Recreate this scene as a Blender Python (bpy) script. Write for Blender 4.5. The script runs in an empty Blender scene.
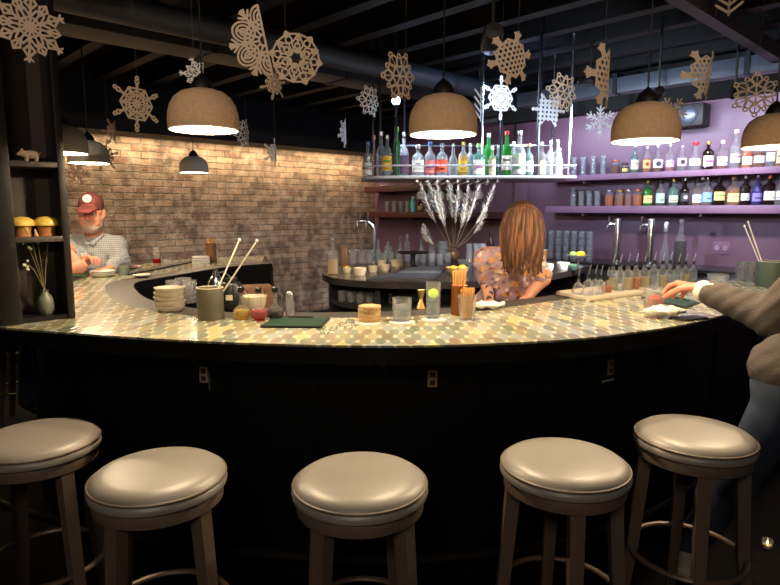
import bpy, math, random
import numpy as np
from mathutils import Vector, Matrix, Euler
random.seed(7); rng = np.random.RandomState(5)
S = bpy.context.scene
COL = S.collection
R = math.radians
# ------------------------------------------------------------------ camera, world, lights, exposure
H, PITCH, FPX = 1.54, R(7.8), 600.0
cam = bpy.data.cameras.new('camera'); cam.sensor_width = 36.0; cam.lens = 36.0 * FPX / 780.0
cam.clip_start = 0.05; cam.clip_end = 100
camo = bpy.data.objects.new('camera', cam); COL.objects.link(camo)
camo.location = (0, 0, H); camo.rotation_euler = (R(90) - PITCH, 0, 0); S.camera = camo
w = bpy.data.worlds.new('world'); S.world = w; w.use_nodes = True
w.node_tree.nodes['Background'].inputs[0].default_value = (0.9, 0.8, 0.75, 1)
w.node_tree.nodes['Background'].inputs[1].default_value = 0.006
S.view_settings.view_transform = 'Standard'; S.view_settings.look = 'None'
S.view_settings.exposure = 0.0; S.view_settings.gamma = 1.0; S.view_settings.use_curve_mapping = False
S.cycles.transparent_max_bounces = 32; S.cycles.max_bounces = 8
S.cycles.sample_clamp_indirect = 6.0; S.cycles.caustics_reflective = False; S.cycles.caustics_refractive = False

CP, SP = math.cos(PITCH), math.sin(PITCH)
def ray(x, y):
    a = (x - 390) / FPX; b = -(y - 292.5) / FPX
    return Vector((a, CP + b * SP, -SP + b * CP))
def at_z(x, y, z):                     # the real point at height z seen at that place of the photograph
    d = ray(x, y); t = (z - H) / d.z
    return Vector((d.x * t, d.y * t, z))
def at_d(x, y, d):                     # the real point at distance d into the room
    r = ray(x, y); t = d / r.y
    return Vector((r.x * t, d, H + r.z * t))
U = Vector((0.723, 0.691, 0)); V = Vector((-0.691, 0.723, 0)); CN = Vector((-0.23, 9.24, 0))
ANG = math.atan2(U.y, U.x)
WARM = (1.0, 0.79, 0.53); COOL = (0.62, 0.78, 1.0); LAV = (0.78, 0.82, 1.0)

def light(name, kind, loc, power, color, aim=None, size=None, size_y=None, **kw):
    l = bpy.data.lights.new(name, kind); l.energy = power; l.color = color
    if kind == 'AREA':
        l.size = size
        if size_y: l.shape = 'RECTANGLE'; l.size_y = size_y
    elif size is not None: l.shadow_soft_size = size
    for k, v in kw.items(): setattr(l, k, v)
    o = bpy.data.objects.new(name, l); COL.objects.link(o); o.location = loc
    if aim is not None:
        o.rotation_euler = (Vector(aim) - Vector(loc)).to_track_quat('-Z', 'Y').to_euler()
    return o
# warm lamp of the room behind the viewer
light('room_lamp', 'AREA', (-0.3, -1.0, 2.95), 40, (1.0, 0.84, 0.68), aim=(0, 1.9, 0.9), size=1.2)
for x in (-1.5, 0.1, 1.6):                # fill spots added behind the viewer, to brighten the lamp shades and paper flakes
    light('fill_spot', 'SPOT', (x * .7, -2.4, 2.7), 330, (1.0, 0.80, 0.60), aim=(x, 2.6, 2.5), size=0.05, spot_size=R(34), spot_blend=1.0)
# warm wall washer along the top of the brick wall
for k, t in enumerate((0.9, 2.2, 3.5, 4.8, 6.1)):
    p = CN - U * t - V * 0.20
    light('brick_wash', 'AREA', (p.x, p.y, 2.328), 15, (1.0, 0.73, 0.41), aim=(p.x + V.x * .12, p.y + V.y * .12, 1.55), size=1.25, size_y=0.05)
# cool washer over the purple shelves
for s in (3.6, 4.9, 6.2, 7.5):
    p = CN - V * s - U * 0.70
    light('shelf_wash', 'AREA', (p.x, p.y, 2.465), 15, LAV, aim=(p.x + U.x * .7, p.y + U.y * .7, 1.85), size=1.1, size_y=0.1)
# cool track spots over the hanging rack
light('rack_spot', 'SPOT', at_d(396, 97, 4.75), 330, COOL, aim=at_d(470, 165, 4.9), size=0.05, spot_size=R(120), spot_blend=.7)
light('rack_spot', 'SPOT', at_d(560, 62, 4.7), 105, COOL, aim=at_d(500, 165, 4.85), size=0.05, spot_size=R(110), spot_blend=.7)
light('rack_spot', 'SPOT', at_d(489, 52, 2.9), 110, COOL, aim=at_d(565, 118, 4.3), size=0.05, spot_size=R(62), spot_blend=.6)
light('duct_spot', 'SPOT', at_d(570, 82, 4.5), 45, (0.45, 0.62, 1.0), aim=at_d(480, 78, 5.4), size=0.05, spot_size=R(100), spot_blend=.8)
light('back_bar_spot', 'SPOT', at_d(655, 100, 4.2), 480, (0.98, 0.92, 0.9), aim=at_d(480, 258, 5.2), size=0.06, spot_size=R(80), spot_blend=.7)

light('work_fill_spot', 'SPOT', at_d(489, 51, 2.95), 130, (1.0, 0.9, 0.8), aim=at_d(410, 266, 4.8), size=0.05, spot_size=R(50), spot_blend=.6)  # extra light added at the large can, to brighten the work counter
light('wall_spot', 'SPOT', at_d(733, 99, 4.6), 110, (1.0, 0.88, 0.88), aim=at_d(690, 232, 5.8), size=0.06, spot_size=R(75), spot_blend=.8)
# ------------------------------------------------------------------ helpers: materials
MATS = {}
def lin(c):
    return tuple(((v / 255) / 12.92 if v / 255 <= .04045 else (((v / 255) + .055) / 1.055) ** 2.4) for v in c)
def mat(name, rgb, rough=.5, metal=0., noise=0., nscale=20., bump=0., emit=None, spec=.5, coat=0., stretch=None, sheen=0.):
    if name in MATS: return MATS[name]
    m = bpy.data.materials.new(name); m.use_nodes = True; nt = m.node_tree; n = nt.nodes; b = n['Principled BSDF']
    c = lin(rgb) + (1,)
    b.inputs['Base Color'].default_value = c; b.inputs['Roughness'].default_value = rough
    b.inputs['Metallic'].default_value = metal; b.inputs['Specular IOR Level'].default_value = spec
    b.inputs['Coat Weight'].default_value = coat; b.inputs['Sheen Weight'].default_value = sheen
    if emit:
        b.inputs['Emission Color'].default_value = tuple(emit[:3]) + (1,); b.inputs['Emission Strength'].default_value = emit[3]
    if noise or bump:
        tc = n.new('ShaderNodeTexCoord'); nz = n.new('ShaderNodeTexNoise'); nz.inputs['Scale'].default_value = nscale; nz.inputs['Detail'].default_value = 4
        src = tc.outputs['Object']
        if stretch:
            mp = n.new('ShaderNodeMapping'); mp.inputs['Scale'].default_value = stretch; nt.links.new(src, mp.inputs[0]); src = mp.outputs[0]
        nt.links.new(src, nz.inputs['Vector'])
        if noise:
            mx = n.new('ShaderNodeMix'); mx.data_type = 'RGBA'
            mx.inputs[6].default_value = tuple(v * (1 - noise) for v in c[:3]) + (1,)
            mx.inputs[7].default_value = tuple(min(1, v * (1 + noise)) for v in c[:3]) + (1,)
            nt.links.new(nz.outputs['Fac'], mx.inputs[0]); nt.links.new(mx.outputs[2], b.inputs['Base Color'])
        if bump:
            bp = n.new('ShaderNodeBump'); bp.inputs['Strength'].default_value = bump; bp.inputs['Distance'].default_value = .01
            nt.links.new(nz.outputs['Fac'], bp.inputs['Height']); nt.links.new(bp.outputs[0], b.inputs['Normal'])
    MATS[name] = m; return m
def glass(name, rgb=(245, 250, 255), body=.06, rough=.03, refl=1.0, facet=0):
    """thin clear or tinted glass: see-through, mirror-like at grazing angles, a little milky"""
    if name in MATS: return MATS[name]
    m = bpy.data.materials.new(name); m.use_nodes = True; nt = m.node_tree; n = nt.nodes
    n.remove(n['Principled BSDF']); out = n['Material Output']; c = lin(rgb) + (1,)
    tr = n.new('ShaderNodeBsdfTransparent'); tr.inputs[0].default_value = c
    df = n.new('ShaderNodeBsdfTranslucent'); df.inputs[0].default_value = c
    d2 = n.new('ShaderNodeBsdfDiffuse'); d2.inputs[0].default_value = c
    gl = n.new('ShaderNodeBsdfGlossy'); gl.inputs['Roughness'].default_value = rough
    m0 = n.new('ShaderNodeMixShader'); m0.inputs[0].default_value = .5; nt.links.new(df.outputs[0], m0.inputs[1]); nt.links.new(d2.outputs[0], m0.inputs[2])
    m1 = n.new('ShaderNodeMixShader'); m1.inputs[0].default_value = body
    nt.links.new(tr.outputs[0], m1.inputs[1]); nt.links.new(m0.outputs[0], m1.inputs[2])
    lw = n.new('ShaderNodeLayerWeight'); lw.inputs[0].default_value = .28
    mu = n.new('ShaderNodeMath'); mu.operation = 'MULTIPLY'; mu.inputs[1].default_value = refl; nt.links.new(lw.outputs['Fresnel'], mu.inputs[0])
    m2 = n.new('ShaderNodeMixShader'); nt.links.new(mu.outputs[0], m2.inputs[0])
    nt.links.new(m1.outputs[0], m2.inputs[1]); nt.links.new(gl.outputs[0], m2.inputs[2]); nt.links.new(m2.outputs[0], out.inputs[0])
    if facet:
        tc = n.new('ShaderNodeTexCoord'); vo = n.new('ShaderNodeTexVoronoi'); vo.inputs['Scale'].default_value = facet; nt.links.new(tc.outputs['Object'], vo.inputs['Vector'])
        bp = n.new('ShaderNodeBump'); bp.inputs['Strength'].default_value = 1.0; bp.inputs['Distance'].default_value = .02; nt.links.new(vo.outputs['Distance'], bp.inputs['Height'])
        for q in (gl, lw): nt.links.new(bp.outputs[0], q.inputs['Normal'])
    MATS[name] = m; return m

# ------------------------------------------------------------------ helpers: meshes
class MB:
    def __init__(s): s.v = []; s.f = []
    def add(s, vs, fs):
        o = len(s.v); s.v += [tuple(p) for p in vs]; s.f += [tuple(i + o for i in f) for f in fs]; return s
    def box(s, x0, x1, y0, y1, z0, z1, M=None, bev=0.0):
        if bev:
            b = bev; xs, ys, zs = (x0, x1), (y0, y1), (z0, z1)
            import bmesh
            bm = bmesh.new(); bmesh.ops.create_cube(bm, size=1)
            for q in bm.verts: q.co = Vector((x0 + (q.co.x + .5) * (x1 - x0), y0 + (q.co.y + .5) * (y1 - y0), z0 + (q.co.z + .5) * (z1 - z0)))
            bmesh.ops.bevel(bm, geom=bm.edges[:], offset=b, segments=2, affect='EDGES', profile=.6)
            bm.verts.index_update(); vs = [q.co.copy() for q in bm.verts]; fs = [[q.index for q in f.verts] for f in bm.faces]; bm.free()
        else:
            vs = [Vector((x, y, z)) for x in (x0, x1) for y in (y0, y1) for z in (z0, z1)]
            fs = [(0, 1, 3, 2), (4, 6, 7, 5), (0, 4, 5, 1), (2, 3, 7, 6), (0, 2, 6, 4), (1, 5, 7, 3)]
        if M is not None: vs = [M @ q for q in vs]
        return s.add(vs, fs)
    def lathe(s, prof, n=24, c=(0, 0, 0), sq=0.0, ax=1.0, ay=1.0, M=None):
        vs = []; fs = []; c = Vector(c); m = len(prof)
        for (r, z) in prof:
            for k in range(n):
                a = 2 * math.pi * (k + .5) / n; ca, sa = math.cos(a), math.sin(a)
                g = 1.0
                if sq: g = (1 - sq) + sq / (abs(ca) ** 6 + abs(sa) ** 6) ** (1 / 6.)
                q = Vector((r * ca * g * ax, r * sa * g * ay, z))
                vs.append((M @ q if M is not None else q) + c)
        for i in range(m - 1):
            for k in range(n):
                k2 = (k + 1) % n; fs.append((i * n + k, i * n + k2, (i + 1) * n + k2, (i + 1) * n + k))
        if prof[0][0] > 1e-6: fs.append(tuple(range(n - 1, -1, -1)))
        if prof[-1][0] > 1e-6: fs.append(tuple((m - 1) * n + k for k in range(n)))
        return s.add(vs, fs)
    def open_lathe(s, prof, n=24, c=(0, 0, 0), sq=0.0, a0=0.0, a1=2 * math.pi, ax=1., ay=1.):
        full = abs(a1 - a0 - 2 * math.pi) < 1e-6; cols = n if full else n + 1; vs = []; fs = []; c = Vector(c)
        for (r, z) in prof:
            for k in range(cols):
                a = a0 + (a1 - a0) * (k + (.5 if full else 0)) / n; ca, sa = math.cos(a), math.sin(a); g = 1.0
                if sq: g = (1 - sq) + sq / (abs(ca) ** 6 + abs(sa) ** 6) ** (1 / 6.)
                vs.append(Vector((r * ca * g * ax, r * sa * g * ay, z)) + c)
        for i in range(len(prof) - 1):
            for k in range(n):
                k2 = (k + 1) % cols; fs.append((i * cols + k, i * cols + k2, (i + 1) * cols + k2, (i + 1) * cols + k))
        return s.add(vs, fs)
    def tube(s, pts, r, n=8, cap=True, flat=1.0):
        pts = [Vector(p) for p in pts]; m = len(pts); rs = r if isinstance(r, (list, tuple)) else [r] * m
        vs = []; fs = []; up = None
        for i, p in enumerate(pts):
            t = (pts[min(i + 1, m - 1)] - pts[max(i - 1, 0)]).normalized()
            if up is None:
                up = Vector((0, 0, 1)) if abs(t.z) < .9 else Vector((1, 0, 0))
            a = t.cross(up).normalized(); b = a.cross(t).normalized(); up = b
            for k in range(n):
                th = 2 * math.pi * k / n
                vs.append(p + a * math.cos(th) * rs[i] + b * math.sin(th) * rs[i] * flat)
        for i in range(m - 1):
            for k in range(n):
                k2 = (k + 1) % n; fs.append((i * n + k, i * n + k2, (i + 1) * n + k2, (i + 1) * n + k))
        if cap: fs.append(tuple(range(n - 1, -1, -1))); fs.append(tuple((m - 1) * n + k for k in range(n)))
        return s.add(vs, fs)
    def torus(s, c, R0, r, n=32, m=8, M=None, flat=1.0):
        c = Vector(c); vs = []; fs = []
        for i in range(n):
            a = 2 * math.pi * i / n
            for k in range(m):
                b = 2 * math.pi * k / m
                q = Vector(((R0 + r * math.cos(b)) * math.cos(a), (R0 + r * math.cos(b)) * math.sin(a), r * math.sin(b) * flat))
                vs.append((M @ q if M is not None else q) + c)
        for i in range(n):
            for k in range(m):
                fs.append((i * m + k, ((i + 1) % n) * m + k, ((i + 1) % n) * m + (k + 1) % m, i * m + (k + 1) % m))
        return s.add(vs, fs)
    def ball(s, c, r, n=14, m=9, sc=(1, 1, 1), M=None):
        prof = [(0.0, -r)] + [(r * math.sin(math.pi * i / m), -r * math.cos(math.pi * i / m)) for i in range(1, m)] + [(0.0, r)]
        Ms = Matrix.Diagonal(Vector(sc)).to_3x3()
        if M is not None: Ms = M @ Ms
        return s.lathe(prof, n, c, M=Ms)
    def prism(s, poly, z0, z1, M=None):
        n = len(poly); vs = [Vector((p[0], p[1], z0)) for p in poly] + [Vector((p[0], p[1], z1)) for p in poly]
        if M is not None: vs = [M @ q for q in vs]
        fs = [tuple(range(n - 1, -1, -1)), tuple(range(n, 2 * n))] + [(i, (i + 1) % n, n + (i + 1) % n, n + i) for i in range(n)]
        return s.add(vs, fs)
    def ring(s, A, B, z0, z1):
        n = len(A); vs = [Vector((p[0], p[1], z)) for z in (z0, z1) for L in (A, B) for p in L]; fs = []
        for i in range(n - 1):
            fs += [(i, i + 1, n + i + 1, n + i), (2 * n + i, 3 * n + i, 3 * n + i + 1, 2 * n + i + 1),
                   (i, 2 * n + i, 2 * n + i + 1, i + 1), (n + i, n + i + 1, 3 * n + i + 1, 3 * n + i)]
        fs += [(0, n, 3 * n, 2 * n), (n - 1, 3 * n - 1, 4 * n - 1, 2 * n - 1)]
        return s.add(vs, fs)
    def build(s, name, m, parent=None, smooth=35, solid=0.0):
        me = bpy.data.meshes.new(name); me.from_pydata(s.v, [], s.f); me.update()
        o = bpy.data.objects.new(name, me); COL.objects.link(o)
        if m is not None: me.materials.append(m)
        if smooth:
            me.polygons.foreach_set('use_smooth', [True] * len(me.polygons))
            me.set_sharp_from_angle(angle=R(smooth))
        import bmesh
        bm = bmesh.new(); bm.from_mesh(me); bmesh.ops.recalc_face_normals(bm, faces=bm.faces[:]); bm.to_mesh(me); bm.free()
        if solid:
            md = o.modifiers.new('thick', 'SOLIDIFY'); md.thickness = solid; md.offset = 0
        if parent is not None: o.parent = parent
        return o
def tag(o, label, cat, group=None):
    o['label'] = label; o['category'] = cat
    if group: o['group'] = group
    return o
def thing(name, label, cat, loc=(0, 0, 0), rz=0.0, group=None):
    o = bpy.data.objects.new(name, None); COL.objects.link(o); o.empty_display_size = .05
    o.location = loc; o.rotation_euler = (0, 0, rz); o['kind'] = 'thing'; return tag(o, label, cat, group)
def struct(o): o['kind'] = 'structure'; return o
def dup(root, loc, rz=None, label=None, scale=None):
    r = root.copy(); COL.objects.link(r); r.location = loc
    if rz is not None: r.rotation_euler = (root.rotation_euler.x, root.rotation_euler.y, rz)
    if label: r['label'] = label
    if scale: r.scale = (scale,) * 3 if not isinstance(scale, tuple) else scale
    for ch in list(root.children):
        c = ch.copy(); COL.objects.link(c); c.parent = r
        for g in list(ch.children):
            d = g.copy(); COL.objects.link(d); d.parent = c
    return r
def loc(o, p): o.location = p; return o
ORD = ['first', 'second', 'third', 'fourth', 'fifth', 'sixth', 'seventh', 'eighth', 'ninth', 'tenth', 'eleventh', 'twelfth',
       'thirteenth', 'fourteenth', 'fifteenth', 'sixteenth', 'seventeenth', 'eighteenth', 'nineteenth', 'twentieth', 'twenty-first', 'twenty-second', 'twenty-third', 'twenty-fourth']
def catmull(P, n):
    P = [np.array(p[:2], float) for p in P]; P = [2 * P[0] - P[1]] + P + [2 * P[-1] - P[-2]]; out = []
    for i in range(1, len(P) - 2):
        for k in range(16):
            t = k / 16.; a, b, c, d = P[i - 1:i + 3]
            out.append(.5 * ((2 * b) + (c - a) * t + (2 * a - 5 * b + 4 * c - d) * t * t + (3 * b - a - 3 * c + d) * t ** 3))
    out.append(P[-2]); out = np.array(out)
    L = np.r_[0, np.cumsum(np.linalg.norm(np.diff(out, axis=0), axis=1))]; q = np.linspace(0, L[-1], n)
    return np.c_[np.interp(q, L, out[:, 0]), np.interp(q, L, out[:, 1])]
def offset(P, d):                       # to the left of travel for d > 0
    t = np.gradient(P, axis=0); t /= np.linalg.norm(t, axis=1)[:, None]
    return P + np.c_[-t[:, 1], t[:, 0]] * d

# ------------------------------------------------------------------ helpers: organic bodies as one continuous surface
def surface_nets(F, org, h):
    n = np.array(F.shape); ins = F < 0
    c = np.zeros(n - 1, np.int8)
    for dx in (0, 1):
        for dy in (0, 1):
            for dz in (0, 1): c += ins[dx:n[0] - 1 + dx, dy:n[1] - 1 + dy, dz:n[2] - 1 + dz]
    act = (c > 0) & (c < 8); idx = np.argwhere(act)
    vid = -np.ones(act.shape, np.int64); vid[act] = np.arange(len(idx))
    acc = np.zeros((len(idx), 3)); cnt = np.zeros(len(idx))
    corners = [(a, b, d) for a in (0, 1) for b in (0, 1) for d in (0, 1)]
    for a in corners:
        for ax in range(3):
            if a[ax]: continue
            b = list(a); b[ax] = 1
            fa = F[idx[:, 0] + a[0], idx[:, 1] + a[1], idx[:, 2] + a[2]]; fb = F[idx[:, 0] + b[0], idx[:, 1] + b[1], idx[:, 2] + b[2]]
            s = (fa < 0) != (fb < 0); t = np.zeros(len(idx)); t[s] = fa[s] / (fa[s] - fb[s])
            p = np.array(a, float)[None, :].repeat(len(idx), 0); p[:, ax] += t
            acc[s] += p[s]; cnt[s] += 1
    verts = org + (idx + acc / np.maximum(cnt, 1)[:, None]) * h
    faces = []
    for ax in range(3):
        o1, o2 = (ax + 1) % 3, (ax + 2) % 3
        A = [slice(None)] * 3; B = [slice(None)] * 3; A[ax] = slice(0, -1); B[ax] = slice(1, None)
        s = np.argwhere(ins[tuple(A)] != ins[tuple(B)])
        ok = (s[:, o1] > 0) & (s[:, o2] > 0) & (s[:, o1] < n[o1] - 1) & (s[:, o2] < n[o2] - 1); s = s[ok]
        q = []
        for d1, d2 in ((-1, -1), (0, -1), (0, 0), (-1, 0)):
            g = s.copy(); g[:, o1] += d1; g[:, o2] += d2; q.append(vid[g[:, 0], g[:, 1], g[:, 2]])
        q = np.stack(q, 1); flip = ~ins[s[:, 0], s[:, 1], s[:, 2]]
        q[flip] = q[flip][:, ::-1]; faces.append(q)
    return verts, np.concatenate(faces)
class Body:
    """smooth union of tapered capsules and ellipsoids; sub=True carves"""
    def __init__(s): s.p = []
    def cap(s, a, b, ra, rb=None, k=.02, sub=False): s.p.append(('c', np.array(a, float), np.array(b, float), ra, ra if rb is None else rb, k, sub)); return s
    def ell(s, c, r, M=None, k=.02, sub=False): s.p.append(('e', np.array(c, float), np.array(r, float), np.eye(3) if M is None else np.array(M), 0, k, sub)); return s
    def chain(s, pts, rs, k=.02):
        for i in range(len(pts) - 1): s.cap(pts[i], pts[i + 1], rs[i], rs[i + 1], k)
        return s
    def copy(s): b = Body(); b.p = list(s.p); return b
    def build(s, name, m, h, parent=None, noise=None):
        lo = np.full(3, 1e9); hi = -lo
        bb = []
        for q in s.p:
            if q[0] == 'c': l = np.minimum(q[1] - q[3], q[2] - q[4]); l = np.minimum(l, np.minimum(q[1], q[2]) - max(q[3], q[4])); u = np.maximum(q[1], q[2]) + max(q[3], q[4])
            else: l = q[1] - q[2].max(); u = q[1] + q[2].max()
            bb.append((l, u))
            if not q[6]: lo = np.minimum(lo, l); hi = np.maximum(hi, u)
        lo -= 4 * h; hi += 4 * h; n = np.ceil((hi - lo) / h).astype(int) + 1
        F = np.full(n, .08, np.float32)
        ax = [lo[i] + h * np.arange(n[i]) for i in range(3)]
        for q, (l, u) in zip(s.p, bb):
            g = q[5] + .03
            i0 = np.clip(np.floor((l - g - lo) / h).astype(int), 0, n - 1); i1 = np.clip(np.ceil((u + g - lo) / h).astype(int) + 1, 1, n)
            if (i1 <= i0).any(): continue
            P = np.stack(np.meshgrid(*[ax[i][i0[i]:i1[i]] for i in range(3)], indexing='ij'), -1)
            if q[0] == 'c':
                ab = q[2] - q[1]; t = np.clip(((P - q[1]) @ ab) / max(ab @ ab, 1e-9), 0, 1)
                d = np.linalg.norm(P - q[1] - t[..., None] * ab, axis=-1) - (q[3] + (q[4] - q[3]) * t)
            else:
                L = (P - q[1]) @ q[3]; k0 = np.linalg.norm(L / q[2], axis=-1); k1 = np.linalg.norm(L / q[2] ** 2, axis=-1)
                d = k0 * (k0 - 1) / np.maximum(k1, 1e-6)
            sl = tuple(slice(a, b) for a, b in zip(i0, i1)); f = F[sl]; k = q[5]
            if q[6]:
                d = -d; hh = np.clip(.5 - .5 * (f - d) / k, 0, 1); F[sl] = f * (1 - hh) + d * hh + k * hh * (1 - hh)
            else:
                hh = np.clip(.5 + .5 * (f - d) / k, 0, 1); F[sl] = f * (1 - hh) + d * hh - k * hh * (1 - hh)
        if noise is not None:
            P = np.stack(np.meshgrid(*ax, indexing='ij'), -1); F = F + noise(P).astype(np.float32)
        v, f = surface_nets(F, lo, h)
        b = MB(); b.v = [tuple(x) for x in v]; b.f = [tuple(int(i) for i in x) for x in f]
        return b.build(name, m, parent, smooth=80)
def frame(fwd, up):                     # columns: right, back (-fwd), up; a face looks along local -Y
    f = np.array(fwd, float); f /= np.linalg.norm(f); u = np.array(up, float); u -= f * (u @ f); u /= np.linalg.norm(u)
    y = -f; x = np.cross(y, u); return np.stack([x, y, u], 1)
def head(b, c, M, s=1.0):
    c = np.array(c); W = lambda x, y, z: c + M @ (np.array((x, y, z)) * s)
    E = lambda q, r, **k: b.ell(W(*q), np.array(r) * s, M, **k)
    C = lambda q, r, ra, rb=None, **k: b.cap(W(*q), W(*r), ra * s, None if rb is None else rb * s, **k)
    E((0, .015, .035), (.076, .096, .09)); E((0, -.03, -.04), (.062, .066, .085), k=.03); E((0, -.062, -.094), (.036, .03, .026), k=.03)
    C((-.045, -.07, -.06), (-.055, .0, -.04), .018, .02, k=.03); C((.045, -.07, -.06), (.055, .0, -.04), .018, .02, k=.03)
    C((-.036, -.082, .02), (.036, -.082, .02), .013, k=.012)
    for q in (-1, 1):
        E((q * .031, -.101, .001), (.017, .014, .011), k=.008, sub=True)
        E((q * .045, -.072, -.03), (.02, .02, .02), k=.02); E((q * .079, .012, -.008), (.01, .02, .031), k=.008)
    C((0, -.092, .01), (0, -.113, -.03), .009, .0135, k=.008); C((-.012, -.104, -.034), (.012, -.104, -.034), .009, k=.006)
    C((-.02, -.093, -.058), (.02, -.093, -.058), .007, k=.006); C((-.018, -.092, -.071), (.018, -.092, -.071), .008, k=.006)
    C((-.022, -.103, -.0645), (.022, -.103, -.0645), .0022, k=.003, sub=True)
    return W
def hand(b, wr, d, nrm, thumb, curl=(.3, .5, .4), s=1.0, spread=.12, tcurl=.4):
    """palm + four unequal bent fingers + thumb. d: pointing, nrm: the way the palm faces, thumb: +1/-1 side"""
    d = np.array(d, float); d /= np.linalg.norm(d); nrm = np.array(nrm, float); nrm -= d * (nrm @ d); nrm /= np.linalg.norm(nrm)
    sd = np.cross(d, nrm) * thumb; wr = np.array(wr, float); tips = []
    for k, (off, ln, pl) in enumerate(((.030, .072, .092), (.010, .080, .096), (-.011, .074, .092), (-.030, .058, .084))):
        kn = wr + d * pl * s + sd * off * s
        b.cap(wr + sd * off * .6 * s + d * .008, kn, .0165 * s, .0125 * s, k=.012)
        a = 0.; p = kn; dd = d + sd * spread * off / .03; dd /= np.linalg.norm(dd)
        for j, (q, cu) in enumerate(zip((.45, .31, .24), curl)):
            a += cu; e = p + (dd * math.cos(a) + nrm * math.sin(a)) * ln * q * s
            b.cap(p, e, (.0098 - j * .0009) * s, (.0092 - j * .0011) * s, k=.003); p = e
        tips.append(p)
    p0 = wr + d * .022 * s + sd * .024 * s; p1 = p0 + (d * .6 + sd * .62 + nrm * .45) * .045 * s
    p2 = p1 + (d * .85 + sd * .25 * (1 - tcurl) + nrm * (.3 + tcurl)) * .033 * s; p3 = p2 + (d * .9 - sd * .1 + nrm * (.3 + tcurl)) * .026 * s
    b.cap(p0, p1, .016 * s, .0125 * s, k=.01); b.cap(p1, p2, .0115 * s, .0105 * s, k=.004); b.cap(p2, p3, .0105 * s, .0085 * s, k=.004)
    return tips

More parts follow.
